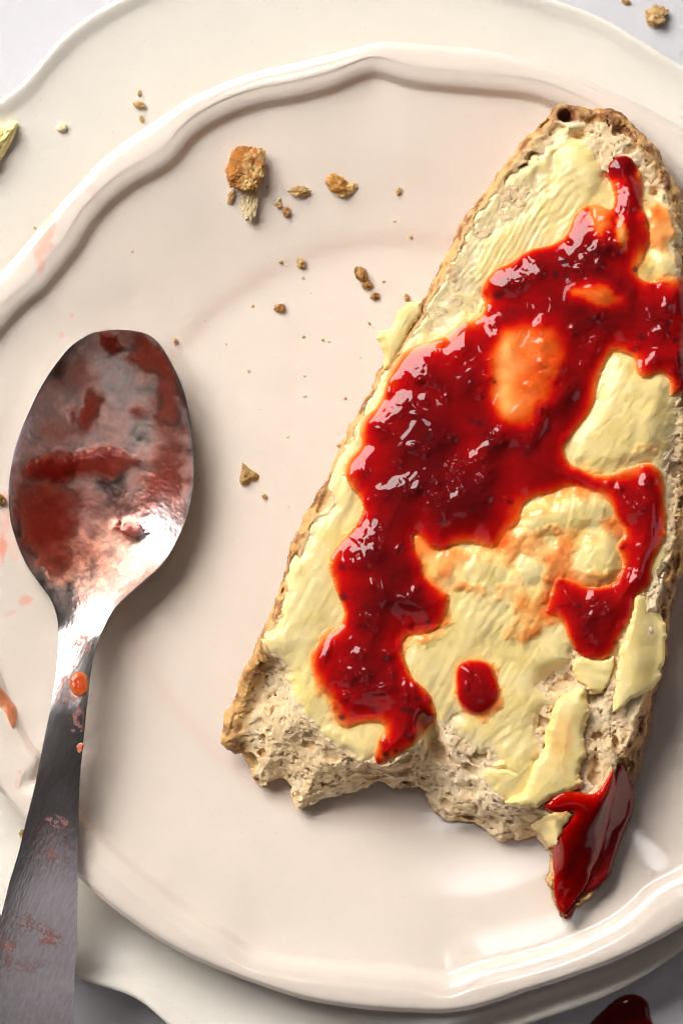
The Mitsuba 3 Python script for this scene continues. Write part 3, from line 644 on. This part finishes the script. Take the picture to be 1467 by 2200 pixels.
curl('bread_slice__butter_curl_003', [(1232, 1440), (1250, 1412), (1290, 1418), (1318, 1408), (1312, 1440), (1305, 1470), (1285, 1490), (1262, 1488), (1250, 1470)], np.maximum(TOPS, 28.5) + 0.2, 1.3, 2.2, (0.3, 30.0, 0.12), 'torn butter flake beside the crumb hollow')
curl('bread_slice__butter_curl_004', [(1145, 1775), (1180, 1748), (1215, 1735), (1225, 1752), (1210, 1790), (1192, 1826), (1175, 1815), (1158, 1795)], np.maximum(TOPS, 20.0) + 0.6, 1.5, 2.0, (0.6, 26.0, 0.15), 'small butter curl at the tip with jam on it', [(1205, 1745, 30, 16, -0.4, 0.8)])

# ---- jam at the tip: on the torn end and down the outside of the crust
TIPJ = [(1168, 1738), (1188, 1708), (1215, 1692), (1245, 1700), (1268, 1705), (1290, 1690), (1305, 1665), (1318, 1655), (1326, 1700), (1317, 1745), (1308, 1800), (1292, 1850), (1273, 1900), (1252, 1935), (1222, 1975), (1208, 1972), (1197, 1940), (1194, 1890), (1192, 1840), (1200, 1800), (1222, 1765), (1232, 1748), (1205, 1752)]
d = sdist(TIPJ, ZR, 0.5)
tt = 1.7 * np.sqrt(np.clip(1 - (1 - np.clip(d / 3.0, 0, 1)) ** 2, 0, 1)) + 0.4 * n2(4.0, 103, 2) + 0.05 * n2(1.0, 104, 2)
zt = ndi.gaussian_filter(TOP, 5.0) + 0.5 + np.where(d > 0, tt, -0.5)
base = np.broadcast_to(np.array([0.78, 0.58, 0.30]), XX.shape + (3,))
jc2 = jam_color(base, np.clip(2.1 * tt + 0.8 * n2(4, 105, 2), 0.5, None) * lerp(0.6, 1.0, sstep(1690, 1760, PYY)))
lens('bread_slice__jam_drip', d > 0, zt, zt - 2.2 - 0 * XX, jc2, 'mat_jam', 'red jam running over the tip of the bitten end')
SIDEJ = [(1318, 1660), (1336, 1640), (1352, 1668), (1366, 1700), (1364, 1740), (1352, 1778), (1336, 1815), (1325, 1850), (1312, 1885), (1285, 1912), (1262, 1925), (1242, 1950), (1225, 1978), (1212, 1975), (1235, 1940), (1256, 1895), (1274, 1850), (1290, 1800), (1300, 1745)]
d = sdist(SIDEJ, 0.024, 0.6)
uu, ww = rot(1320, 1760, -1.15)
fall = sstep(-0.2, 1.0, (rot(1300, 1780, -1.18)[1] * -1 + 10) / 55.0)
slope = np.clip(1 - d / 6.0, 0, 1)
ridg = np.abs(n2(3.4, 107, 3)) * 1.5 + 0.22 * np.sin((ww + 40 * n2(5, 108, 2)) / 30 * 2 * np.pi)
edge_in = sdist([(1285, 1660), (1340, 1630), (1345, 1690), (1320, 1760), (1300, 1820), (1270, 1880), (1240, 1930), (1190, 1990), (1150, 1950), (1250, 1750)], ZR, 0.3)
down = np.clip(-edge_in, 0, None)
zt = ndi.gaussian_filter(TOP, 4.5) + 0.2 + (0.6 + 0.45 * ridg) * np.clip(d / 1.0, 0, 1)
base = np.broadcast_to(np.array([0.30, 0.14, 0.07]), XX.shape + (3,))
jc3 = np.maximum(jam_color(base, 1.2 + 0.8 * n2(4, 109, 2)), np.array([0.050, 0.005, 0.007]))
lens('bread_slice__jam_drip_001', d > 0, zt, zt - 2.5, jc3, 'mat_jam', 'dark glossy jam run down the outer crust')

# ------------------------------------------------------------------ spoon
Lp = [(708, 252), (710, 225), (716, 198), (728, 175), (745, 152), (770, 130), (800, 108), (840, 84), (880, 65), (930, 44), (980, 29), (1030, 21), (1060, 19), (1110, 22), (1160, 35), (1210, 56), (1255, 86), (1285, 108), (1310, 119), (1340, 125), (1380, 126), (1427, 123), (1505, 112), (1601, 93), (1682, 77), (1760, 58),
      (1837, 39), (1903, 19), (1957, 6), (1990, -3), (2100, -34), (2210, -62), (2300, -80)]
Rp = [(708, 258), (710, 284), (716, 312), (728, 332), (745, 348), (770, 363), (800, 379), (840, 395), (880, 405), (930, 413), (980, 417), (1030, 417), (1060, 413), (1110, 401), (1160, 380), (1210, 350), (1255, 302), (1285, 268), (1310, 244), (1340, 227), (1380, 211), (1420, 200), (1505, 189), (1601, 179), (1678, 172), (1760, 169),
      (1837, 168), (1930, 167), (2045, 164), (2103, 161), (2200, 158), (2300, 154)]
from scipy.interpolate import PchipInterpolator
fl = PchipInterpolator(*np.array(Lp).T); fr = PchipInterpolator(*np.array(Rp).T)
fz = PchipInterpolator([708, 760, 900, 1100, 1240, 1300, 1340, 1400, 1460, 1540, 1640, 1740, 1880, 2100, 2300], [20.0, 19.2, 18.3, 18.1, 18.5, 19.1, 19.9, 21.7, 23.4, 24.5, 24.7, 24.2, 22.6, 17.9, 12.9])
ys = np.r_[708 + (1 - np.cos(np.linspace(0, np.pi / 2, 60))) * 60, np.linspace(770, 2260, 620)]
ys[0] = 708.01
us = np.sin(np.linspace(-np.pi / 2, np.pi / 2, 161))
YS, US = np.meshgrid(ys, us, indexing='ij')
XL, XR_ = fl(YS), fr(YS)
XS = (XL + XR_) / 2 + US * (XR_ - XL) / 2
vb = np.clip((YS - 1000) / np.where(YS < 1000, 292.0, 375.0), -1, 1)
dep = 5.1 * (1 - np.abs(vb) ** 2.6) ** np.where(YS < 1000, 1.0, 1.5) * (1 - np.abs(US) ** 2.3)
arch = np.where(YS > 1300, 0.35 * sstep(1300, 1420, YS) * (1 - US ** 2), 0)
ZS = fz(YS) - dep + arch
zn = meshkit.fbm(np.stack([XS / 14, YS / 14, 0 * XS], -1), 3, 5) - 0.5
x, y = P(XS, YS, ZS * mm)
dz_film = np.zeros_like(ZS)
topv = np.stack([x, y, ZS * mm], -1)
rimw = np.minimum((1 - np.abs(US)) * (XR_ - XL) / 2 / 8.0, 1)
thk = 0.9 + 0.5 * sstep(1300, 1500, YS)
thk = thk * np.sqrt(np.clip(1 - (1 - np.clip(rimw, 0, 1)) ** 2, 0, 1)) * 1.0 + 0.35
botv = topv.copy(); botv[..., 2] -= thk * mm
# colours: steel with jam film (tint of the reflection) in irregular patches
px_, py_ = XS, YS
w1 = meshkit.fbm(np.stack([px_ / 60, py_ / 60, 0 * px_], -1), 4, 6) - 0.5
w2 = meshkit.fbm(np.stack([px_ / 22, py_ / 22, 0 * px_ + 3], -1), 3, 7) - 0.5
w3 = meshkit.fbm(np.stack([px_ / 5, py_ / 5, 0 * px_ + 5], -1), 2, 8) - 0.5


def sb(cx, cy, rx, ry, an=0.0, pw=3.0, wob=1.0):
    ca, sa = math.cos(an), math.sin(an)
    X = px_ - cx + 40 * wob * w2; Y = py_ - cy + 40 * wob * w1
    return np.exp(-(((X * ca + Y * sa) / rx) ** 2 + ((-X * sa + Y * ca) / ry) ** 2) ** (pw / 2))


steel = np.array([0.50, 0.485, 0.48])
t_film = 0.10 + 0.55 * np.clip(w1 + 0.15, 0, 1) + 0.25 * np.clip(w2, 0, 1)
hgt_f = np.zeros_like(ZS)
#        x, y, rx, ry, angle, jam depth (colour), height in mm, edge power
for (cx, cy, rx, ry, an, s, hh, pw) in [(180, 998, 112, 27, -0.08, 1.1, 0.55, 6), (115, 1008, 55, 24, -0.1, 0.7, 0.25, 5), (96, 1110, 60, 88, 0.1, 1.0, 0.25, 3), (150, 1170, 85, 60, 0.5, 0.45, 0.1, 3), (128, 1215, 32, 28, 0.4, 0.5, 0.35, 5), (192, 885, 26, 46, 0.35, 0.9, 0.40, 4),
                                        (238, 741, 22, 17, 0, 1.1, 0.45, 5), (322, 768, 52, 30, 0.7, 0.8, 0.25, 4), (300, 878, 22, 13, 0.1, 0.5, 0.2, 4), (130, 930, 44, 36, 0, 0.25, 0.1, 3), (372, 960, 36, 110, 0, 0.35, 0.0, 2), (245, 1085, 140, 50, 0, 0.30, 0.0, 3), (358, 850, 30, 60, 0.1, 0.6, 0.15, 3),
                                        (190, 1290, 40, 24, 0, 0.3, 0.05, 3), (275, 1225, 22, 14, 0, 0.3, 0.1, 3), (281, 1135, 32, 22, 0, 0.75, 0.6, 5), (225, 1195, 60, 30, 0.4, 0.14, 0.1, 3), (150, 800, 60, 40, 0.6, 0.3, 0.1, 3), (350, 1040, 40, 60, 0, 0.4, 0.05, 3)]:
    m_ = sb(cx, cy, rx, ry, an, min(pw, 3.4), 1.1)
    t_film += s * m_
    hgt_f += hh * m_
bright = sb(240, 1205, 135, 95, -0.2, 2.4, 1.2)  # lower bowl: film colour made paler to imitate its lit look
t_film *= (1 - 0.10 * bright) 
t_film = lerp(t_film, 0.03, sstep(1265, 1345, YS + 70 * w2))
edge = np.clip(1 - rimw, 0, 1)
t_film *= (1 - 0.9 * edge)
hgt_f *= (1 - edge)
hs = [(150, 1360, 14, 8, 0, .5), (185, 1372, 14, 8, 0, .5), (165, 1395, 10, 14, 0, .45), (140, 1390, 8, 8, 0, .4), (190, 1400, 8, 10, 0, .4), (160, 1435, 8, 6, 0, .35), (167, 1540, 18, 18, 0, 1.0), (152, 1500, 22, 10, 0, .4), (170, 1560, 22, 14, 0, .5), (150, 1470, 20, 14, 0, .35), (128, 1765, 34, 14, 0.2, .5), (110, 1800, 40, 30, 0.5, .3), (120, 1840, 40, 20, 0, .25), (60, 1985, 26, 20, 0, .3), (110, 2010, 24, 16, 0.3, .5), (22, 2040, 14, 24, 0, .5), (170, 1385, 20, 10, 0, 0.25), (60, 2080, 60, 20, 0, .15)]
for (cx, cy, rx, ry, an, s) in hs:
    t_film += s * sb(cx, cy, rx, ry, an, 2, 0.7) * sstep(-0.06, 0.12, w3 + 0.6 * w2) * (YS > 1290)
scr = meshkit.fbm(np.stack([px_ / 3 + 0.4 * py_ / 3, py_ / 14, 0 * px_ + 9], -1), 2, 9) - 0.5
sc = steel * (1 + 0.35 * scr[..., None])
sc = lerp(sc, np.array([0.46, 0.45, 0.465]) * (1 + 0.3 * scr[..., None]), sstep(1500, 1560, YS)[..., None])
scol = sc * np.exp(-t_film[..., None] * np.array([0.55, 2.3, 2.7]))
haze = np.clip(0.55 + w1 * 1.6 + w2, 0, 1) * sstep(1330, 1290, YS) * (1 - edge)


def grid_closed(topv, botv, ct, cb):
    n, m = topv.shape[:2]
    v = np.vstack([topv.reshape(-1, 3), botv.reshape(-1, 3)])
    i = np.arange(n - 1)[:, None] * m; j = np.arange(m - 1)[None]
    q = np.stack([i + j, i + m + j, i + m + j + 1, i + j + 1], -1).reshape(-1, 4)
    N = n * m
    a = np.arange(n - 1) * m
    s1 = np.stack([a, a + N, a + m + N, a + m], -1)
    b = a + m - 1
    s2 = np.stack([b, b + m, b + m + N, b + N], -1)
    c = np.arange(m - 1) + (n - 1) * m
    s3 = np.stack([c, c + N, c + 1 + N, c + 1], -1)
    c0 = np.arange(m - 1)
    s4 = np.stack([c0, c0 + 1, c0 + 1 + N, c0 + N], -1)
    return (v, np.vstack([q, q[:, ::-1] + N, s1, s2, s3, s4])), np.vstack([ct.reshape(-1, 3), cb.reshape(-1, 3)])


cb = np.broadcast_to(steel * 0.8, topv.shape)
ks = int(np.searchsorted(ys, 1330))
bump = (w2 * 0.10 + w3 * 0.05) * (1 - edge) * sstep(1340, 1280, YS) + (scr * 0.020 + w3 * 0.012) * sstep(1300, 1340, YS)
topv[..., 2] += (bump + hgt_f) * mm
wet = sstep(0.35, 1.1, t_film) * sstep(1345, 1270, YS)
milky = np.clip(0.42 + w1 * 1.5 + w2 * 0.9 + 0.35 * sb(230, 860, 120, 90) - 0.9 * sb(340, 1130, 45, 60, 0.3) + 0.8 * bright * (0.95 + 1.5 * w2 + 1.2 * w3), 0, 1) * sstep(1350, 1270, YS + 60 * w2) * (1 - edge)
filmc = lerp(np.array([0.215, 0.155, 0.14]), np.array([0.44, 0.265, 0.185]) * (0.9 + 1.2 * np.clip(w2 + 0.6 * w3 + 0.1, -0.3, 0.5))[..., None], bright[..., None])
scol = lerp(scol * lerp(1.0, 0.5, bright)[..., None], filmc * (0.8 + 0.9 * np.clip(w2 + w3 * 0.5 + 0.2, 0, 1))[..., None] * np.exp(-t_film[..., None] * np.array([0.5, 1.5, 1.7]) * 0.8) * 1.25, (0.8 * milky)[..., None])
milky = np.maximum(0.85 * milky * (1 - wet), 0.72 * wet)
jam_c = np.array([0.27, 0.085, 0.048]) * (0.75 + 1.0 * np.clip(w2 + 0.25, 0, 1))[..., None] * np.exp(-np.clip(t_film - 0.3, 0, None)[..., None] * np.array([0.75, 2.3, 2.6]))
scol = lerp(scol, jam_c, (0.68 * wet)[..., None])
fleck = sstep(0.16, 0.5, t_film) * sstep(1300, 1345, YS) * (1 - edge)
milky = np.maximum(milky, 0.75 * fleck)
scol = lerp(scol, np.array([0.34, 0.15, 0.13]), (0.75 * fleck)[..., None])
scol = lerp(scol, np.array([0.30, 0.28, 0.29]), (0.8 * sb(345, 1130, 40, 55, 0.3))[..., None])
scene['mat_steel'] = {'type': 'principled', 'base_color': col(0), 'roughness': mikit.proc(lambda p, n, uv: 0.24 - 0.13 * uv.y + 0.14 * uv.x), 'metallic': mikit.proc(lambda p, n, uv: 1.0 - 0.96 * uv.x), 'specular': 0.5}
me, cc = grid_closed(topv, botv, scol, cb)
uvs = np.stack([np.r_[milky.ravel(), milky.ravel() * 0], np.r_[wet.ravel(), wet.ravel() * 0]], -1)
SN = vnormals(*me)
mtop, n_c = len(ys), len(us)


def part_of(key, rows):
    a, b = rows
    sel = np.zeros((2, mtop, n_c), bool); sel[:, a:b + 1] = True
    sel = sel.ravel()
    m = sel[me[1]].all(1)
    u, inv = np.unique(me[1][m], return_inverse=True)
    path = meshkit.write_ply((me[0][u], inv.reshape(-1, 4)), False, uvs[u], cc[u], normals=SN[u])
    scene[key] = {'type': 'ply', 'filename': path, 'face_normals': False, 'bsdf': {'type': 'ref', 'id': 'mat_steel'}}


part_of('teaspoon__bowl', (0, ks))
part_of('teaspoon__handle', (ks, mtop))
labels['teaspoon'] = {'label': 'used steel spoon smeared with red jam, resting across the left rim of the beige plate', 'category': 'spoon'}
labels['teaspoon__bowl'] = {'label': 'spoon bowl coated with a film of red jam'}


def spoon_z(px, py):
    l, r_ = float(fl(py)), float(fr(py))
    u = (px - (l + r_) / 2) / ((r_ - l) / 2)
    v = max(-1, min(1, (py - 1000) / (292.0 if py < 1000 else 375.0)))
    return float(fz(py)) - 5.1 * (1 - abs(v) ** 2.6) ** (1.0 if py < 1000 else 1.5) * (1 - min(1, abs(u)) ** 2.3)


def dab(key, pts, zf, hgt, edge, color, label=None, mat='mat_jam', tmul=1.0, top_level=None, rough=0.4, seed=1, metal=0.5):
    """a small domed drop of jam on a surface zf(px, py) in metres"""
    p = closed_spline(np.array(pts, float), 10)
    c = p.mean(0)
    n = len(p); R = 14
    rr = np.linspace(0, 1, R) ** 0.8
    g = c + (p - c)[None] * rr[:, None, None]
    z0 = np.array([[zf(a, b) for a, b in row] for row in g[::1]])
    dist = (1 - rr)[:, None] * np.linalg.norm(p - c, axis=1)[None]
    prof = np.sqrt(np.clip(1 - (1 - np.clip(dist / edge, 0, 1)) ** 2, 0, 1))
    nn = meshkit.fbm(np.concatenate([g / 9.0, np.zeros(g.shape[:2] + (1,))], -1), 2, seed) - 0.5
    t = hgt * prof * (1 + rough * nn)
    z = z0 + t * mm
    x, y = P(g[..., 0], g[..., 1], z)
    top = np.stack([x, y, z], -1).reshape(-1, 3)
    bot = np.stack([*P(g[..., 0], g[..., 1], z0 - 0.0001), z0 - 0.0001], -1).reshape(-1, 3)
    i = np.arange(R - 1)[:, None] * n; j = np.arange(n)[None]; j2 = (j + 1) % n
    q = np.stack([i + j, i + n + j, i + n + j2, i + j2], -1).reshape(-1, 4)
    N = R * n; k = np.arange(n) + (R - 1) * n; k2 = (np.arange(n) + 1) % n + (R - 1) * n
    side = np.stack([k, k + N, k2 + N, k2], -1)
    area = 0.5 * np.sum(p[:, 0] * np.roll(p[:, 1], -1) - p[:, 1] * np.roll(p[:, 0], -1))
    Q = np.vstack([q, q[:, ::-1] + N, side])
    if area > 0: Q = Q[:, ::-1]           # photo y runs downwards
    cc = jam_color(np.broadcast_to(np.array(color), t.shape + (3,)), t * tmul).reshape(-1, 3)
    put(key, mikit.ply((np.vstack([top, bot]), Q), mat, smooth=True, color=np.vstack([cc, cc])), label)
    if top_level: labels[key] = {'label': label, 'category': top_level}


sz = lambda a, b: spoon_z(a, b) * mm
st_c = (0.50, 0.30, 0.24)
dab('teaspoon__jam_drop', [(148, 1465), (155, 1447), (170, 1441), (186, 1449), (191, 1468), (188, 1488), (172, 1498), (155, 1490)], sz, 0.8, 22, (0.55, .33, .20), 'amber jam drop on the spoon neck', tmul=0.8, rough=0.15)
dab('teaspoon__jam_drop_001', [(165, 1602), (178, 1596), (178, 1612), (170, 1618)], sz, 0.4, 6, (0.6, .4, .36), None, tmul=1.3, rough=1.2)

# ------------------------------------------------------------------ jam and butter on plates and table
pz = lambda a, b: surf(a, b)[2]
dab('jam_drop', [(-6, 1470), (8, 1482), (24, 1502), (38, 1525), (38, 1548), (30, 1566), (20, 1552), (10, 1530), (-6, 1505)], pz, 0.7, 14, (0.74, .6, .5), 'orange red jam drop sliding down the inner rim left of the spoon', tmul=0.5, top_level='jam')
dab('jam_splotch', [(1255, 2230), (1290, 2175), (1335, 2140), (1370, 2138), (1392, 2158), (1398, 2190), (1410, 2230), (1330, 2280)], pz, 1.2, 30, (0.20, .05, .045), 'red jam splotch with shadow darkened into its colour, on the table below the plates, at the lower right', tmul=1.6, top_level='jam', rough=0.08)  # base colour darkened to imitate the shadow under the plates
dab('jam_splotch_001', [(-30, 1950), (-8, 1955), (4, 1968), (5, 1985), (-4, 2000), (-30, 2005)], pz, 1.0, 14, (0.60, .40, .33), 'small red jam spot at the far left edge beside the spoon handle', tmul=1.5, top_level='jam')


def lump_mesh(cx, cy, rx, ry, an, hz, seed, rough=0.5, sub=5, sink=0.15, zf=None, square=0.0):
    s = trimesh.creation.icosphere(subdivisions=sub)
    v = s.vertices.copy()
    if square: v = np.sign(v) * np.abs(v) ** (1 - square)
    n = meshkit.fbm(v * 1.7 + seed * 3.1, 3, seed) - 0.5
    n_2 = meshkit.fbm(v * 5.0 + seed, 2, seed + 50) - 0.5
    n_3 = meshkit.fbm(v * 15.0 + seed, 2, seed + 90) - 0.5
    v = v * (1 + rough * 1.9 * n + rough * 0.8 * n_2 + (0.26 * n_3 if sub > 3 else 0))[:, None]
    X, Y, zz = surf(cx, cy)
    ca, sa = math.cos(-an), math.sin(-an)
    k = 1e-4 * (ZC - zz) / (ZC - ZR)
    a, b, c = v[:, 0] * rx * k, v[:, 1] * ry * k, v[:, 2] * hz * k
    c = np.maximum(c, c.max() * -0.55)
    w = np.stack([X + a * ca - b * sa, Y + a * sa + b * ca, zz + c - c.min() - 0.0001], -1)
    return (w, s.faces), v


CRD, CRG, CRP = np.array([0.19, 0.08, 0.026]), np.array([0.50, 0.29, 0.105]), np.array([0.66, 0.53, 0.33])


def crumb(key, spec, label, tone, group=None, cat='crumb', sub=5, mat='mat_bread'):
    spec = (spec[0], spec[1], spec[2] * 0.9, spec[3] * 0.9, *spec[4:])
    mesh, v = lump_mesh(*spec, sub=sub)
    seed = spec[6]
    n = meshkit.fbm(v * 2.3 + seed, 3, seed + 7)
    c0, c1 = {'dark': (CRD, CRG), 'gold': (CRG * 0.85, np.array([0.60, 0.42, 0.20])), 'pale': (CRP, np.array([0.80, 0.68, 0.46])), 'brown': (CRD * 1.5, np.array([0.55, 0.33, 0.12]))}[tone]
    cc = lerp(c0, c1, sstep(0.36, 0.64, n)[:, None])
    put(key, mikit.ply(mesh, mat, smooth=True, color=cc), label, cat, group)


# the big crumb: brown crust with a pale tail
mesh, v = lump_mesh(530, 364, 34, 43, 0.25, 26, 21, 0.36, 5, square=0.35)
n = meshkit.fbm(v * 3.0, 3, 5); n5 = meshkit.fbm(v * 9.0, 2, 6)
cc = lerp(np.array([0.62, 0.40, 0.16]), np.array([0.42, 0.17, 0.045]), np.clip(sstep(0.25, -0.5, v[:, 0]) + sstep(0.5, 0.62, n), 0, 1)[:, None]) * (0.75 + 0.5 * n5[:, None])
scene['crust_crumb__crust'] = mikit.ply(mesh, 'mat_bread', smooth=True, color=cc)
mesh, v = lump_mesh(538, 426, 15, 40, 0.12, 11, 22, 0.85, 5)
scene['crust_crumb__crumb'] = mikit.ply(mesh, 'mat_bread', smooth=True, color=np.array([0.62, 0.49, 0.29]) * (0.85 + 0.3 * meshkit.fbm(v * 5, 2, 8)[:, None]))
labels['crust_crumb'] = {'label': 'biggest brown crust crumb with a pale torn tail, near the upper left rim', 'category': 'crumb'}
crumb('bread_crumb', (643, 411, 22, 9, -0.05, 9, 31, 0.9), 'golden elongated crumb just right of the biggest crust crumb', 'gold')
mesh, v = lump_mesh(725, 397, 24, 18, 0.6, 13, 32, 0.5, 4)
cc = lerp(np.array([0.40, 0.17, 0.04]), np.array([0.60, 0.33, 0.10]), sstep(0.38, 0.62, meshkit.fbm(v * 3, 3, 9))[:, None])
scene['crust_flake__crust'] = mikit.ply(mesh, 'mat_bread', smooth=True, color=cc)
mesh, v = lump_mesh(743, 408, 20, 11, -0.4, 9, 33, 0.6, 4)
scene['crust_flake__crumb'] = mikit.ply(mesh, 'mat_bread', smooth=True, color=np.array([0.68, 0.47, 0.20]) * (0.8 + 0.4 * meshkit.fbm(v * 4, 3, 9)[:, None]))
labels['crust_flake'] = {'label': 'heart shaped orange brown crust flake, second largest crumb on the plate', 'category': 'crumb'}
crumb('bread_crumb_001', (497, 423, 7, 15, 0.3, 7, 34, 0.6), 'thin orange splinter crumb at the lower left of the biggest crust crumb', 'gold')
crumb('bread_crumb_002', (598, 440, 8, 7, 0.3, 6, 35, 0.6), 'small golden crumb above left of the brown oval crumb', 'gold')
crumb('bread_crumb_003', (615, 456, 9, 12, 0.1, 9, 36, 0.4), 'brown oval crumb below the golden elongated crumb', 'brown')
crumb('bread_crumb_004', (856, 412, 5, 9, 0.5, 5, 37, 0.6), 'lone small crumb far right of the heart shaped flake', 'gold')
crumb('bread_crumb_005', (300, 226, 13, 8, 0.1, 7, 38, 0.7), 'orange middle crumb of the three in a row on the larger cream plate', 'gold')
crumb('bread_crumb_006', (300, 201, 4, 7, 0.2, 4, 39, 0.5), 'tiny top crumb of the three in a row on the larger cream plate', 'gold')
crumb('bread_crumb_007', (305, 256, 5, 8, -0.4, 5, 40, 0.5), 'lowest crumb of the three in a row on the larger cream plate', 'gold')
crumb('bread_crumb_008', (776, 591, 13, 20, -0.5, 12, 41, 0.5), 'dark brown two lobed crumb on the plate left of the bread', 'dark')
crumb('bread_crumb_009', (789, 612, 11, 10, 0.2, 9, 42, 0.6), 'lighter brown crumb touching the dark crumb left of the bread', 'brown')
crumb('bread_crumb_010', (805, 637, 10, 7, -0.3, 7, 43, 0.6), 'small dark crumb just below the dark two lobed crumb', 'dark')
crumb('bread_crumb_011', (601, 662, 11, 9, -0.2, 9, 44, 0.6), 'dark amber crumb alone inside the plate ring', 'brown')
crumb('bread_crumb_012', (647, 567, 8, 12, -0.3, 7, 45, 0.7), 'ochre crumb lying on the plate ring', 'gold')
dab('bread_crumb_013', [(521, 994), (532, 1003), (545, 1012), (557, 1022), (552, 1030), (541, 1033), (530, 1040), (518, 1041), (515, 1026), (519, 1010)], pz, 1.3, 12, (0.36, 0.215, 0.085), 'pointed triangular brown crumb right of the spoon bowl', mat='mat_bread', tmul=0.0, top_level='crumb', rough=1.3, seed=31)
crumb('bread_crumb_014', (568, 1067, 6, 6, 0.0, 5, 47, 0.6), 'tiny pale crumb just below the triangular crumb', 'gold')
crumb('bread_crumb_015', (1408, 37, 22, 23, 0.3, 20, 48, 0.6), 'golden brown crumb on the white table, beyond the upper right of the plates', 'gold')
crumb('bread_crumb_016', (1344, 5, 9, 6, 0.2, 6, 49, 0.6), 'small brown crumb on the white table at the top frame edge', 'brown')
crumb('bread_crumb_017', (0, 1073, 13, 12, 0.2, 12, 50, 0.5), 'dark crust crumb at the left frame edge beside the spoon bowl', 'dark')
crumb('bread_crumb_018', (48, 1790, 6, 9, 0.0, 6, 51, 0.5), 'small yellow crumb against the left side of the spoon handle', 'gold')
crumb('bread_crumb_019', (873, 639, 6, 8, -0.2, 6, 52, 0.5), 'small golden crumb above the butter curl on the left edge of the bread', 'gold')
crumb('bread_crumb_020', (377, 733, 5, 6, 0, 5, 53, 0.5), 'small yellow crumb at the upper right of the spoon bowl', 'gold')
SP = [(497, 338, 7), (488, 368, 6), (575, 402, 4), (600, 428, 5), (285, 541, 3), (604, 563, 5), (617, 570, 3), (652, 598, 4), (543, 658, 4), (846, 475, 4), (882, 510, 5), (793, 695, 4), (775, 768, 3), (652, 724, 4), (694, 731, 4), (705, 733, 4),
      (535, 798, 4), (655, 808, 3), (655, 851, 4), (486, 740, 3), (742, 856, 4), (618, 939, 4), (824, 605, 4), (728, 958, 6), (578, 634, 2), (427, 1030, 3), (668, 630, 2), (592, 408, 2), (440, 690, 2), (560, 880, 2), (700, 640, 2), (620, 1090, 2), (76, 490, 4)]
for k, (cx, cy, rad) in enumerate(SP):
    crumb('crumb_speck' + ('' if k == 0 else f'_{k:03d}'), (cx, cy, rad, rad * 0.8, k * 0.7, rad * 0.7, 60 + k, 0.5), 'tiny golden crumb speck scattered on the beige plate', 'gold' if k % 3 else 'pale', 'tiny crumb specks on the beige plate', sub=2)
# butter scraps on the dinner plate
w_, f_ = trimesh.creation.icosphere(subdivisions=4).vertices, trimesh.creation.icosphere(subdivisions=4).faces
dab('butter_scrap', [(-45, 280), (-20, 274), (4, 272), (24, 264), (38, 262), (36, 280), (22, 312), (9, 334), (-2, 352), (-45, 385)], pz, 3.0, 30, (0.83, 0.70, 0.30), 'yellow butter scrap on the larger cream plate at the left frame edge', mat='mat_butter', tmul=0.0, top_level='butter', rough=0.9, seed=14)
mesh, v = lump_mesh(133, 274, 11, 9, 0.3, 7, 112, 0.5, 3)
put('butter_scrap_001', mikit.ply(mesh, 'mat_butter', smooth=True, color=np.broadcast_to(np.array([0.78, 0.69, 0.42]), v.shape)), 'tiny pale butter fleck right of the larger butter scrap', 'butter')
